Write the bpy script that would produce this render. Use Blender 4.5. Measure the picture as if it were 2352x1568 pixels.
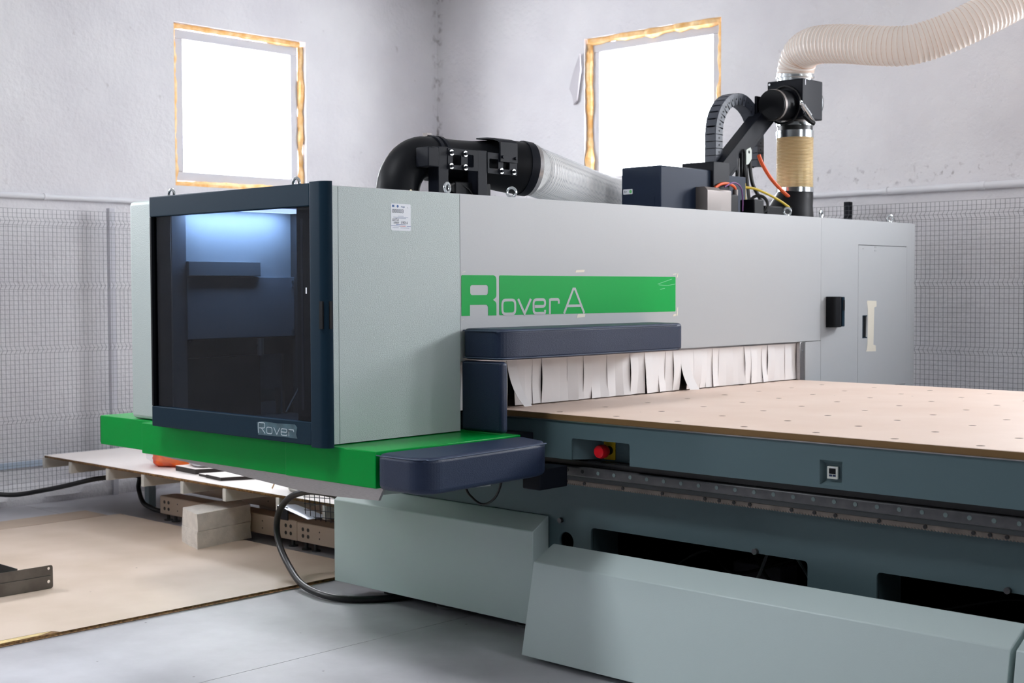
import bpy, bmesh, math, random
from mathutils import Vector, Matrix, noise
random.seed(7)
for o in list(bpy.data.objects):
    bpy.data.objects.remove(o)
S = bpy.context.scene
COL = S.collection

# ------------------------------------------------------------------ camera
YAW, PIT, ROLL = 0.759770, 0.0399109, -0.00318713
fw = Vector((-math.sin(YAW), math.cos(YAW), 0)); rt = Vector((math.cos(YAW), math.sin(YAW), 0)); up = Vector((0, 0, 1))
F = fw*math.cos(PIT) - up*math.sin(PIT); U = up*math.cos(PIT) + fw*math.sin(PIT)
r2 = rt*math.cos(ROLL) + U*math.sin(ROLL); u2 = U*math.cos(ROLL) - rt*math.sin(ROLL)
cam = bpy.data.cameras.new('camera'); camo = bpy.data.objects.new('camera', cam); COL.objects.link(camo)
camo.matrix_world = Matrix(((r2.x, u2.x, -F.x, 0), (r2.y, u2.y, -F.y, 0), (r2.z, u2.z, -F.z, 1.60), (0, 0, 0, 1)))
cam.sensor_width = 36; cam.lens = 48.065; cam.clip_end = 100
cam.dof.use_dof = True; cam.dof.focus_distance = 5.9; cam.dof.aperture_fstop = 4.5
S.camera = camo

# ------------------------------------------------------------------ world, exposure
W = bpy.data.worlds.new('overcast_sky'); S.world = W; W.use_nodes = True
bg = W.node_tree.nodes['Background']
bg.inputs[0].default_value = (0.945, 0.955, 1.0, 1); bg.inputs[1].default_value = 39.0
vs = S.view_settings
vs.view_transform = 'Standard'; vs.look = 'None'; vs.exposure = 0.0; vs.gamma = 1.0; vs.use_curve_mapping = False
S.cycles.max_bounces = 10; S.cycles.diffuse_bounces = 7; S.cycles.transparent_max_bounces = 12
S.cycles.use_denoising = True; S.cycles.sample_clamp_indirect = 8

# room extents (metres); camera stands at x=0, y=0
XL, XR, YB, YF, ZC = -9.62, 5.2, 9.10, -6.2, 4.40
WZ0, WZ1 = 2.43, 3.745
LEFT_WINS = [(6.18, 7.51), (1.9, 3.23), (-2.38, -1.05)]
BACK_WINS = [(-7.77, -6.34), (-3.45, -2.02), (-0.8, 0.63), (1.9, 3.33)]  # last two out of view, added to throw more light on the bed top
RIGHT_WINS = [(3.2, 4.53)]
SKYLIGHTS = [(-5.45, -4.40, 1.40, 2.45)]      # roof light above the cabin front: x0, x1, y0, y1
def portal(loc, sx, sy, rot):
    l = bpy.data.lights.new('window_portal', 'AREA'); l.shape = 'RECTANGLE'; l.size = sx; l.size_y = sy
    l.cycles.is_portal = True
    o = bpy.data.objects.new('window_portal', l); COL.objects.link(o); o.location = loc; o.rotation_euler = rot
    o['kind'] = 'helper'
H2 = math.pi/2
CEIL_COL = (190, 190, 190)
for a, b in LEFT_WINS: portal((XL-.35, (a+b)/2, (WZ0+WZ1)/2), 1.25, 1.3, (H2, 0, -H2))
for a, b in BACK_WINS: portal(((a+b)/2, YB+.35, (WZ0+WZ1)/2), 1.35, 1.25, (-H2, 0, 0))
for a, b in RIGHT_WINS: portal((XR+.35, (a+b)/2, (WZ0+WZ1)/2), 1.25, 1.3, (H2, 0, H2))
for a, b, c, d in SKYLIGHTS: portal(((a+b)/2, (c+d)/2, ZC+.16), b-a-.02, d-c-.02, (0, 0, 0))

# ------------------------------------------------------------------ materials
def lin(c): return tuple(((v/255)/12.92 if v/255 <= .04045 else ((v/255+.055)/1.055)**2.4) for v in c) + (1,)
MATS = {}
def mat(name, col, rough=.5, metal=0, var=0, vscale=8, bump=0, bscale=60, spec=.5, detail=4, coat=0, stretch=None, col2=None):
    if name in MATS: return MATS[name]
    m = bpy.data.materials.new(name); m.use_nodes = True; nt = m.node_tree; b = nt.nodes['Principled BSDF']
    b.inputs['Base Color'].default_value = lin(col); b.inputs['Roughness'].default_value = rough
    b.inputs['Metallic'].default_value = metal; b.inputs['Specular IOR Level'].default_value = spec
    if coat: b.inputs['Coat Weight'].default_value = coat
    tc = nt.nodes.new('ShaderNodeTexCoord'); src = tc.outputs['Object']
    if stretch:
        mp = nt.nodes.new('ShaderNodeMapping'); mp.inputs['Scale'].default_value = stretch
        nt.links.new(src, mp.inputs['Vector']); src = mp.outputs['Vector']
    if var:
        n = nt.nodes.new('ShaderNodeTexNoise'); n.inputs['Scale'].default_value = vscale; n.inputs['Detail'].default_value = detail
        nt.links.new(src, n.inputs['Vector'])
        r = nt.nodes.new('ShaderNodeValToRGB')
        c = lin(col); d = lin(col2) if col2 else tuple(x*(1-var) for x in c[:3])+(1,)
        r.color_ramp.elements[0].position = .35; r.color_ramp.elements[1].position = .68
        r.color_ramp.elements[0].color = d; r.color_ramp.elements[1].color = c if col2 else tuple(min(1, x*(1+var*.5)) for x in c[:3])+(1,)
        nt.links.new(n.outputs['Fac'], r.inputs['Fac']); nt.links.new(r.outputs['Color'], b.inputs['Base Color'])
    if bump:
        n = nt.nodes.new('ShaderNodeTexNoise'); n.inputs['Scale'].default_value = bscale; n.inputs['Detail'].default_value = 5
        nt.links.new(src, n.inputs['Vector'])
        bp = nt.nodes.new('ShaderNodeBump'); bp.inputs['Strength'].default_value = bump; bp.inputs['Distance'].default_value = .01
        nt.links.new(n.outputs['Fac'], bp.inputs['Height']); nt.links.new(bp.outputs['Normal'], b.inputs['Normal'])
    MATS[name] = m
    return m

def N(nt, kind, **kw):
    n = nt.nodes.new(kind)
    for k, v in kw.items(): setattr(n, k, v)
    return n

def plaster_mat():
    """white-washed rough plaster: brush relief, scuffs, mould creeping out of the room corner"""
    m = bpy.data.materials.new('whitewashed_plaster'); m.use_nodes = True; nt = m.node_tree; L = nt.links
    b = nt.nodes['Principled BSDF']; b.inputs['Roughness'].default_value = .85; b.inputs['Specular IOR Level'].default_value = .25
    geo = N(nt, 'ShaderNodeNewGeometry'); pos = geo.outputs['Position']
    n1 = N(nt, 'ShaderNodeTexNoise'); n1.inputs['Scale'].default_value = 1.3; n1.inputs['Detail'].default_value = 5; L.new(pos, n1.inputs['Vector'])
    r1 = N(nt, 'ShaderNodeValToRGB'); r1.color_ramp.elements[0].position = .3; r1.color_ramp.elements[1].position = .7
    r1.color_ramp.elements[0].color = lin((218, 216, 220)); r1.color_ramp.elements[1].color = lin((232, 231, 233)); L.new(n1.outputs['Fac'], r1.inputs['Fac'])
    # small scuffs
    n2 = N(nt, 'ShaderNodeTexNoise'); n2.inputs['Scale'].default_value = 9; n2.inputs['Detail'].default_value = 8; L.new(pos, n2.inputs['Vector'])
    r2_ = N(nt, 'ShaderNodeValToRGB'); r2_.color_ramp.elements[0].position = .70; r2_.color_ramp.elements[1].position = .78
    r2_.color_ramp.elements[0].color = (0, 0, 0, 1); r2_.color_ramp.elements[1].color = (.35, .35, .35, 1); L.new(n2.outputs['Fac'], r2_.inputs['Fac'])
    mx = N(nt, 'ShaderNodeMixRGB'); mx.inputs['Color2'].default_value = lin((150, 140, 138)); L.new(r2_.outputs['Color'], mx.inputs['Fac']); L.new(r1.outputs['Color'], mx.inputs['Color1'])
    # mould near the corner x=XL, y=YB
    sp = N(nt, 'ShaderNodeSeparateXYZ'); L.new(pos, sp.inputs[0])
    def math_(op, a, bb=None):
        q = N(nt, 'ShaderNodeMath', operation=op)
        for i, v in enumerate((a, bb)):
            if v is None: continue
            if isinstance(v, (int, float)): q.inputs[i].default_value = v
            else: L.new(v, q.inputs[i])
        return q.outputs[0]
    dx = math_('ABSOLUTE', math_('SUBTRACT', sp.outputs[0], XL)); dy = math_('ABSOLUTE', math_('SUBTRACT', sp.outputs[1], YB))
    dist = math_('ADD', dx, dy)
    near = math_('MAXIMUM', math_('SUBTRACT', 1.0, math_('MULTIPLY', dist, 11.0)), 0)
    dz = math_('ABSOLUTE', math_('SUBTRACT', sp.outputs[2], ZC))
    nearc = math_('MAXIMUM', math_('SUBTRACT', 1.0, math_('ADD', math_('MULTIPLY', dist, 1.1), math_('MULTIPLY', dz, 7.0))), 0)
    n3 = N(nt, 'ShaderNodeTexNoise'); n3.inputs['Scale'].default_value = 14; n3.inputs['Detail'].default_value = 7; L.new(pos, n3.inputs['Vector'])
    msk = math_('MULTIPLY', math_('ADD', near, math_('MULTIPLY', nearc, 1.2)), math_('MAXIMUM', math_('MULTIPLY', math_('SUBTRACT', n3.outputs['Fac'], .52), 4.0), 0))
    band = math_('MULTIPLY', math_('MAXIMUM', math_('SUBTRACT', 1.0, math_('MULTIPLY', math_('ABSOLUTE', math_('SUBTRACT', sp.outputs[2], 2.40)), 9.0)), 0), math_('LESS_THAN', dy, .05))
    n6 = N(nt, 'ShaderNodeTexNoise'); n6.inputs['Scale'].default_value = 19; n6.inputs['Detail'].default_value = 8; L.new(pos, n6.inputs['Vector'])
    msk = math_('ADD', msk, math_('MULTIPLY', band, math_('MAXIMUM', math_('MULTIPLY', math_('SUBTRACT', n6.outputs['Fac'], .58), 5.0), 0)))
    msk = math_('MINIMUM', msk, .7)
    mx2 = N(nt, 'ShaderNodeMixRGB'); mx2.inputs['Color2'].default_value = lin((95, 80, 82)); L.new(msk, mx2.inputs['Fac']); L.new(mx.outputs[0], mx2.inputs['Color1'])
    L.new(mx2.outputs[0], b.inputs['Base Color'])
    # relief
    n4 = N(nt, 'ShaderNodeTexNoise'); n4.inputs['Scale'].default_value = 7; n4.inputs['Detail'].default_value = 9; n4.inputs['Roughness'].default_value = .62; L.new(pos, n4.inputs['Vector'])
    n5 = N(nt, 'ShaderNodeTexNoise'); n5.inputs['Scale'].default_value = 26; n5.inputs['Detail'].default_value = 4; L.new(pos, n5.inputs['Vector'])
    low = math_('MULTIPLY', math_('MAXIMUM', math_('MINIMUM', math_('MULTIPLY', math_('SUBTRACT', 2.35, sp.outputs[2]), 3.0), 1.0), 0), 1.2)
    h = math_('MULTIPLY', math_('ADD', n4.outputs['Fac'], math_('MULTIPLY', n5.outputs['Fac'], .4)), math_('ADD', 1.0, low))
    bp = N(nt, 'ShaderNodeBump'); bp.inputs['Strength'].default_value = .55; bp.inputs['Distance'].default_value = .022
    L.new(h, bp.inputs['Height']); L.new(bp.outputs['Normal'], b.inputs['Normal'])
    return m

def concrete_mat():
    m = bpy.data.materials.new('smooth_concrete'); m.use_nodes = True; nt = m.node_tree; L = nt.links
    b = nt.nodes['Principled BSDF']; geo = N(nt, 'ShaderNodeNewGeometry'); pos = geo.outputs['Position']
    n1 = N(nt, 'ShaderNodeTexNoise'); n1.inputs['Scale'].default_value = 1.6; n1.inputs['Detail'].default_value = 8; n1.inputs['Roughness'].default_value = .6; L.new(pos, n1.inputs['Vector'])
    r = N(nt, 'ShaderNodeValToRGB'); e = r.color_ramp.elements
    e[0].position = .3; e[0].color = lin((164, 163, 168)); e[1].position = .7; e[1].color = lin((198, 197, 202)); L.new(n1.outputs['Fac'], r.inputs['Fac'])
    v = N(nt, 'ShaderNodeTexVoronoi'); v.inputs['Scale'].default_value = 5.5; L.new(pos, v.inputs['Vector'])
    r3 = N(nt, 'ShaderNodeValToRGB'); r3.color_ramp.elements[0].position = .022; r3.color_ramp.elements[1].position = .04
    r3.color_ramp.elements[0].color = (.75, .75, .75, 1); r3.color_ramp.elements[1].color = (0, 0, 0, 1); L.new(v.outputs['Distance'], r3.inputs['Fac'])
    mx = N(nt, 'ShaderNodeMixRGB'); mx.inputs['Color2'].default_value = lin((70, 66, 66)); L.new(r3.outputs[0], mx.inputs['Fac']); L.new(r.outputs[0], mx.inputs['Color1'])
    L.new(mx.outputs[0], b.inputs['Base Color'])
    rr = N(nt, 'ShaderNodeMapRange'); rr.inputs['To Min'].default_value = .38; rr.inputs['To Max'].default_value = .6; L.new(n1.outputs['Fac'], rr.inputs['Value']); L.new(rr.outputs[0], b.inputs['Roughness'])
    bp = N(nt, 'ShaderNodeBump'); bp.inputs['Strength'].default_value = .08; bp.inputs['Distance'].default_value = .01; L.new(n1.outputs['Fac'], bp.inputs['Height']); L.new(bp.outputs[0], b.inputs['Normal'])
    return m

def board_mat(name, c1, c2, specks=True, rough=.55):
    m = bpy.data.materials.new(name); m.use_nodes = True; nt = m.node_tree; L = nt.links
    b = nt.nodes['Principled BSDF']; b.inputs['Roughness'].default_value = rough
    geo = N(nt, 'ShaderNodeNewGeometry'); pos = geo.outputs['Position']
    n1 = N(nt, 'ShaderNodeTexNoise'); n1.inputs['Scale'].default_value = 2.2; n1.inputs['Detail'].default_value = 7; L.new(pos, n1.inputs['Vector'])
    r = N(nt, 'ShaderNodeValToRGB'); e = r.color_ramp.elements
    e[0].position = .32; e[0].color = lin(c1); e[1].position = .66; e[1].color = lin(c2); L.new(n1.outputs['Fac'], r.inputs['Fac'])
    v = N(nt, 'ShaderNodeTexVoronoi'); v.inputs['Scale'].default_value = 4.2; L.new(pos, v.inputs['Vector'])
    r3 = N(nt, 'ShaderNodeValToRGB'); r3.color_ramp.elements[0].position = .016; r3.color_ramp.elements[1].position = .03
    r3.color_ramp.elements[0].color = ((.8 if specks else 0),)*3+(1,); r3.color_ramp.elements[1].color = (0, 0, 0, 1); L.new(v.outputs['Distance'], r3.inputs['Fac'])
    mx = N(nt, 'ShaderNodeMixRGB'); mx.inputs['Color2'].default_value = lin((92, 78, 66)); L.new(r3.outputs[0], mx.inputs['Fac']); L.new(r.outputs[0], mx.inputs['Color1'])
    L.new(mx.outputs[0], b.inputs['Base Color'])
    return m

def pane_mat(name, tint, refl, rough=.02):
    m = bpy.data.materials.new(name); m.use_nodes = True; nt = m.node_tree; L = nt.links
    for n in list(nt.nodes):
        if n.type == 'BSDF_PRINCIPLED': nt.nodes.remove(n)
    t = N(nt, 'ShaderNodeBsdfTransparent'); t.inputs[0].default_value = tint
    g = N(nt, 'ShaderNodeBsdfGlossy'); g.inputs['Roughness'].default_value = rough
    mx = N(nt, 'ShaderNodeMixShader'); mx.inputs[0].default_value = refl
    L.new(t.outputs[0], mx.inputs[1]); L.new(g.outputs[0], mx.inputs[2]); L.new(mx.outputs[0], nt.nodes['Material Output'].inputs['Surface'])
    return m
def glow_mat(name, col, strength):
    m = bpy.data.materials.new(name); m.use_nodes = True; b = m.node_tree.nodes['Principled BSDF']
    b.inputs['Emission Color'].default_value = lin(col); b.inputs['Emission Strength'].default_value = strength
    return m

PLASTER = plaster_mat(); CONC = concrete_mat()
GREY = mat('light_grey_enamel', (181, 184, 186), .42, bump=.10, bscale=420)
GREYT = mat('textured_grey_enamel', (182, 194, 192), .45, bump=.28, bscale=260)
GREYP = mat('pale_green_grey_enamel', (198, 214, 213), .42, bump=.10, bscale=420)
TEAL = mat('dark_grey_teal_enamel', (86, 107, 112), .42, spec=.3, bump=.08, bscale=500)
GREEN = mat('green_enamel', (0, 146, 58), .3, spec=.12)
GREENV = mat('green_vinyl', (0, 165, 72), .4, spec=.2)
NAVY = mat('navy_leatherette', (34, 46, 70), .45, spec=.35, bump=.16, bscale=230)
NAVYT = mat('navy_stitching', (70, 82, 104), .6)
FRAME = mat('anthracite_aluminium', (24, 44, 58), .5, spec=.08)
BLACK = mat('black_plastic', (15, 17, 21), .5, spec=.15)
BLACKM = mat('black_painted_steel', (18, 21, 29), .5, spec=.13)
SLATE = mat('slate_blue_box_paint', (32, 43, 62), .5, spec=.15)
DARK = mat('dark_interior_sheet', (30, 33, 38), .6)
STEEL = mat('brushed_steel', (182, 180, 180), .32, metal=1, var=.1, vscale=40, stretch=(1, 1, 14))
CHROME = mat('zinc_plated_steel', (205, 210, 212), .2, metal=1)
RAIL = mat('oiled_rail_steel', (92, 92, 94), .4, metal=.6, var=.2, vscale=20)
RACK = mat('rack_steel', (128, 118, 110), .45, metal=.4, var=.25, vscale=18)
MDF = board_mat('mdf_face', (232, 206, 188), (240, 217, 201), True, .5)
MDFE = mat('mdf_edge', (122, 92, 52), .7)
CHIP = board_mat('chipboard_face', (202, 182, 162), (216, 197, 180), True, .5)
CHIPE = mat('chipboard_edge', (150, 112, 62), .8, var=.5, vscale=60, bump=.5, bscale=90, col2=(96, 66, 34))
WBOARD = board_mat('melamine_face', (238, 229, 224), (243, 236, 232), False, .45)
SLAT = mat('pale_slat', (206, 203, 196), .6, var=.06, vscale=12)
BEIGE = mat('beige_machine_paint', (196, 180, 164), .45)
AAC = mat('aerated_concrete', (230, 223, 214), .9, var=.12, vscale=14, bump=.5, bscale=110)
HOSE = mat('pale_hose_film', (242, 236, 230), .35, spec=.4)
HOSEB = mat('white_hose_film', (250, 250, 249), .35)
COPPER = mat('coppered_spiral_wire', (214, 182, 158), .4)
GREYW = mat('grey_spiral_wire', (190, 192, 196), .4)
YHOSE = mat('straw_hose_film', (240, 224, 186), .35)
YWIRE = mat('brass_spiral_wire', (196, 164, 104), .4)
FOAM = mat('polyurethane_foam', (246, 214, 164), .9, var=.25, vscale=14, bump=.6, bscale=30, col2=(232, 178, 108))
PVC = mat('white_window_frame', (206, 206, 212), .5, spec=.2)
PIPE = mat('white_wall_pipe', (226, 227, 231), .4)
WIRE = mat('dark_fence_wire', (78, 82, 88), .5)
STRIP = mat('grey_curtain_strip', (238, 236, 236), .55)
RUBBER = mat('black_rubber', (18, 19, 21), .4)
RED = mat('red_button', (215, 22, 36), .3)
YEL = mat('yellow_plate', (226, 190, 30), .4)
ORANGE = mat('orange_cable_sheath', (226, 88, 32), .45)
YCAB = mat('yellow_cable_sheath', (200, 170, 40), .5)
PURP = mat('purple_cable_sheath', (120, 70, 130), .5)
CREAM = mat('masking_tape', (228, 222, 206), .7)
WHITE = mat('white_label', (226, 230, 236), .5)
BLUEI = mat('blue_print', (30, 84, 150), .5)
REDI = mat('red_print', (200, 60, 70), .5)
INK = mat('grey_ink', (92, 98, 110), .6)
FADE = mat('pale_print', (130, 142, 168), .6)
ALUM = mat('bare_cast_aluminium', (132, 125, 122), .5, metal=.5)
GLASS = pane_mat('window_glass', (.97, .98, .98, 1), .04)
TINT = pane_mat('smoked_polycarbonate', (.46, .50, .56, 1), .05, .03)
FILM = pane_mat('clear_plastic_film', (.95, .95, .96, 1), .09, .2)
def streak_film():
    return mat('adhesive_film', (72, 100, 110), .3, var=.35, vscale=30)
AFILM = streak_film()
BARGLOW = glow_mat('pale_bar_glow', (200, 215, 255), 5)  # glow of the bar added in the cabin

def translucent(m, k):
    nt = m.node_tree; b = nt.nodes['Principled BSDF']; t = N(nt, 'ShaderNodeBsdfTranslucent'); t.inputs[0].default_value = b.inputs['Base Color'].default_value
    mx = N(nt, 'ShaderNodeMixShader'); mx.inputs[0].default_value = k; out = nt.nodes['Material Output']
    nt.links.new(b.outputs[0], mx.inputs[1]); nt.links.new(t.outputs[0], mx.inputs[2]); nt.links.new(mx.outputs[0], out.inputs['Surface'])
for m_, k_ in ((HOSE, .35), (HOSEB, .25), (YHOSE, .12)): translucent(m_, k_)
# ------------------------------------------------------------------ mesh helpers
ORG = {}
def org(o): return ORG.get(o.name, Vector((0, 0, 0))) if o else Vector((0, 0, 0))
class MB:
    def __init__(s): s.v = []; s.f = []
    def add(s, vs_, fs):
        k = len(s.v); s.v += [tuple(p) for p in vs_]; s.f += [tuple(i+k for i in f) for f in fs]; return s
    def box(s, x0, x1, y0, y1, z0, z1):
        return s.add([(x0,y0,z0),(x1,y0,z0),(x1,y1,z0),(x0,y1,z0),(x0,y0,z1),(x1,y0,z1),(x1,y1,z1),(x0,y1,z1)],
                     [(0,3,2,1),(4,5,6,7),(0,1,5,4),(1,2,6,5),(2,3,7,6),(3,0,4,7)])
    def obox(s, c, ax, ay, az, hx, hy, hz):
        c = Vector(c); ax, ay, az = (Vector(a).normalized() for a in (ax, ay, az)); vs_ = []
        for sz in (-1, 1):
            for sx, sy in ((-1,-1),(1,-1),(1,1),(-1,1)): vs_.append(c+ax*hx*sx+ay*hy*sy+az*hz*sz)
        return s.add(vs_, [(0,3,2,1),(4,5,6,7),(0,1,5,4),(1,2,6,5),(2,3,7,6),(3,0,4,7)])
    def prism(s, poly, axis, a0, a1):
        n = len(poly); f = {'x': lambda p, a: (a, p[0], p[1]), 'y': lambda p, a: (p[0], a, p[1]), 'z': lambda p, a: (p[0], p[1], a)}[axis]
        return s.add([f(p, a0) for p in poly]+[f(p, a1) for p in poly],
                     [tuple(range(n))[::-1], tuple(range(n, 2*n))]+[(i, (i+1) % n, n+(i+1) % n, n+i) for i in range(n)])
    def tube(s, pts, r, n=12, cap=True, closed=False):
        pts = [Vector(p) for p in pts]; m = len(pts); rad = r if isinstance(r, (list, tuple)) else [r]*m
        tg = []
        for i in range(m):
            a = pts[(i-1) % m] if (i > 0 or closed) else pts[0]; b = pts[(i+1) % m] if (i < m-1 or closed) else pts[-1]
            tg.append((b-a).normalized())
        ref = Vector((0, 0, 1)) if abs(tg[0].z) < .9 else Vector((1, 0, 0))
        nn = (ref-tg[0]*ref.dot(tg[0])).normalized(); vs_ = []
        for i in range(m):
            nn = (nn-tg[i]*nn.dot(tg[i])).normalized(); bb = tg[i].cross(nn)
            for k in range(n):
                a = 2*math.pi*k/n; vs_.append(pts[i]+(nn*math.cos(a)+bb*math.sin(a))*rad[i])
        fs = []
        for i in range(m if closed else m-1):
            j = (i+1) % m
            for k in range(n): fs.append((i*n+k, i*n+(k+1) % n, j*n+(k+1) % n, j*n+k))
        if cap and not closed: fs += [tuple(range(n))[::-1], tuple((m-1)*n+k for k in range(n))]
        return s.add(vs_, fs)
    def cyl(s, a, b, r, n=20, r1=None): return s.tube([a, b], [r, r if r1 is None else r1], n)
    def ring(s, a, b, r, ri, n=28):
        """a hollow cylinder from a to b"""
        a, b = Vector(a), Vector(b); t = (b-a).normalized(); ref = Vector((0,0,1)) if abs(t.z) < .9 else Vector((1,0,0))
        u_ = (ref-t*ref.dot(t)).normalized(); w = t.cross(u_); vs_ = []
        for p, q in ((a, r), (b, r), (b, ri), (a, ri)):
            for k in range(n):
                g = 2*math.pi*k/n; vs_.append(p+(u_*math.cos(g)+w*math.sin(g))*q)
        fs = []
        for i in range(4):
            j = (i+1) % 4
            for k in range(n): fs.append((i*n+k, i*n+(k+1) % n, j*n+(k+1) % n, j*n+k))
        return s.add(vs_, fs)
    def torus(s, c, ax, R, r, n=20, m=8):
        c = Vector(c); t = Vector(ax).normalized(); ref = Vector((0,0,1)) if abs(t.z) < .9 else Vector((1,0,0))
        u_ = (ref-t*ref.dot(t)).normalized(); w = t.cross(u_)
        return s.tube([c+(u_*math.cos(2*math.pi*k/n)+w*math.sin(2*math.pi*k/n))*R for k in range(n)], r, m, closed=True)
    def ribbon(s, pts, w, fmap, t=.0006, closed=False):
        """flat stroke of width w along a 2-D polyline; fmap(u, v, h) gives the point"""
        m = len(pts); P = [Vector((p[0], p[1])) for p in pts]; L = []; R_ = []
        for i in range(m):
            a = P[i-1] if (i > 0 or closed) else None; b = P[(i+1) % m] if (i < m-1 or closed) else None
            d1 = (P[i]-a).normalized() if a is not None else None; d2 = (b-P[i]).normalized() if b is not None else None
            if d1 is None: d1 = d2
            if d2 is None: d2 = d1
            n1 = Vector((-d1.y, d1.x)); n2 = Vector((-d2.y, d2.x)); q = n1+n2
            if q.length < 1e-6: q = n1
            q.normalize(); k = min(2.2, 1/max(.2, q.dot(n1)))
            L.append(P[i]+q*w/2*k); R_.append(P[i]-q*w/2*k)
        vs_ = []
        for i in range(m):
            vs_ += [fmap(L[i].x, L[i].y, 0), fmap(R_[i].x, R_[i].y, 0), fmap(R_[i].x, R_[i].y, t), fmap(L[i].x, L[i].y, t)]
        fs = []
        for i in range(m if closed else m-1):
            a, b = i*4, ((i+1) % m)*4
            fs += [(a+k, a+(k+1) % 4, b+(k+1) % 4, b+k) for k in range(4)]
        if not closed: fs += [(0, 1, 2, 3), (m*4-1, m*4-2, m*4-3, m*4-4)]
        return s.add(vs_, fs)
    def build(s, name, m, parent=None, bev=0, seg=2, smooth=True, origin=None):
        me = bpy.data.meshes.new(name)
        bm = bmesh.new(); o_ = org(parent) if origin is None else Vector(origin)
        vv = [bm.verts.new(Vector(p)-o_) for p in s.v]
        for f in s.f:
            try: bm.faces.new([vv[i] for i in f])
            except ValueError: pass
        bmesh.ops.recalc_face_normals(bm, faces=bm.faces)
        bevf = set()
        if bev:
            es = [e for e in bm.edges if len(e.link_faces) == 2 and e.calc_face_angle(0) > .5]
            rb = bmesh.ops.bevel(bm, geom=es, offset=bev, segments=seg, profile=.5, affect='EDGES', clamp_overlap=True); bevf = set(rb['faces'])
        if smooth:
            for f in bm.faces: f.smooth = (not bev) or f in bevf
            for e in bm.edges:
                if len(e.link_faces) != 2 or e.calc_face_angle(0) > .62: e.smooth = False
        bm.to_mesh(me); bm.free()
        return link(name, me, m, parent, o_)
def link(name, me, m, parent, o_):
    if m is not None and not me.materials: me.materials.append(m)
    ob = bpy.data.objects.new(name, me); COL.objects.link(ob)
    if parent: ob.parent = parent; ob.location = Vector(o_)-org(parent)
    else: ob.location = o_
    ORG[ob.name] = Vector(o_)
    return ob
def flat(name, outer, holes, t, fmap, m, parent=None, origin=None):
    """a sheet with holes: 2-D outlines filled, thickness t, mapped to the place by fmap(u, v, h)"""
    cu = bpy.data.curves.new('c', 'CURVE'); cu.dimensions = '2D'; cu.fill_mode = 'BOTH'; cu.extrude = t/2
    for poly in [outer]+list(holes):
        sp = cu.splines.new('POLY'); sp.points.add(len(poly)-1); sp.use_cyclic_u = True
        for p, q in zip(sp.points, poly): p.co = (q[0], q[1], 0, 1)
    return _curve_mesh(name, cu, fmap, t, m, parent, origin)
def _curve_mesh(name, cu, fmap, t, m, parent, origin):
    ob = bpy.data.objects.new('c', cu); me = bpy.data.meshes.new_from_object(ob); bpy.data.objects.remove(ob); bpy.data.curves.remove(cu)
    o_ = org(parent) if origin is None else Vector(origin)
    for v in me.vertices: v.co = Vector(fmap(v.co.x, v.co.y, v.co.z+t/2))-o_
    bm = bmesh.new(); bm.from_mesh(me); bmesh.ops.remove_doubles(bm, verts=bm.verts, dist=1e-6); bmesh.ops.recalc_face_normals(bm, faces=bm.faces); bm.to_mesh(me); bm.free()
    me.name = name; me.materials.clear()
    return link(name, me, m, parent, o_)
def text(name, body, size, fmap, m, parent, t=.0005, shear=0, sx=1):
    cu = bpy.data.curves.new('t', 'FONT'); cu.body = body; cu.size = size; cu.extrude = t/2; cu.shear = shear
    f2 = lambda u_, v_, h: fmap(u_*sx, v_, h)
    return _curve_mesh(name, cu, f2, t, m, parent, None)
def empty(name, loc):
    o = bpy.data.objects.new(name, None); COL.objects.link(o); o.location = loc; o.empty_display_size = .1; ORG[o.name] = Vector(loc); return o
def tag(o, label, cat, group=None, kind=None):
    o['label'] = label; o['category'] = cat
    if group: o['group'] = group
    if kind: o['kind'] = kind
    return o
def struct(o, label=None):
    o['kind'] = 'structure'
    if label: o['label'] = label
    return o
def fillet(pts, r, closed=True, n=5):
    out = []; m = len(pts)
    for i in range(m):
        p = Vector(pts[i])
        if not closed and i in (0, m-1): out.append(tuple(p)); continue
        a = Vector(pts[i-1]); b = Vector(pts[(i+1) % m]); da = (a-p); db = (b-p)
        k = min(r, da.length*.49, db.length*.49); p0 = p+da.normalized()*k; p1 = p+db.normalized()*k
        for j in range(n+1):
            t = j/n; out.append(tuple(p0*(1-t)**2+p*2*t*(1-t)+p1*t*t))
    return out
def rect(a0, b0, a1, b1): return [(a0, b0), (a1, b0), (a1, b1), (a0, b1)]
def rrect(a0, b0, a1, b1, r, n=5): return fillet(rect(a0, b0, a1, b1), r, True, n)
def circ(cx, cy, r, n=20): return [(cx+r*math.cos(2*math.pi*k/n), cy+r*math.sin(2*math.pi*k/n)) for k in range(n)]
def smoothpath(pts, k=8):
    P = [Vector(p) for p in pts]; P = [P[0]*2-P[1]]+P+[P[-1]*2-P[-2]]; out = []
    for i in range(1, len(P)-2):
        for j in range(k):
            t = j/k; a, b, c, d = P[i-1:i+3]
            out.append(.5*((2*b)+(c-a)*t+(2*a-5*b+4*c-d)*t*t+(3*b-a-3*c+d)*t**3))
    out.append(P[-2]); return out
def resample(path, step):
    out = [path[0]]; acc = 0
    for a, b in zip(path, path[1:]):
        L = (b-a).length; d = step-acc
        while d <= L: out.append(a.lerp(b, d/L)); d += step
        acc = L-(d-step)
    return out
FX = lambda x: (lambda u_, v_, h: (x+h, u_, v_))         # sheet in a plane of constant x, facing +x
FXn = lambda x: (lambda u_, v_, h: (x-h, u_, v_))
FY = lambda y: (lambda u_, v_, h: (u_, y-h, v_))         # sheet facing -y
FZ = lambda z: (lambda u_, v_, h: (u_, v_, z+h))

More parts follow.
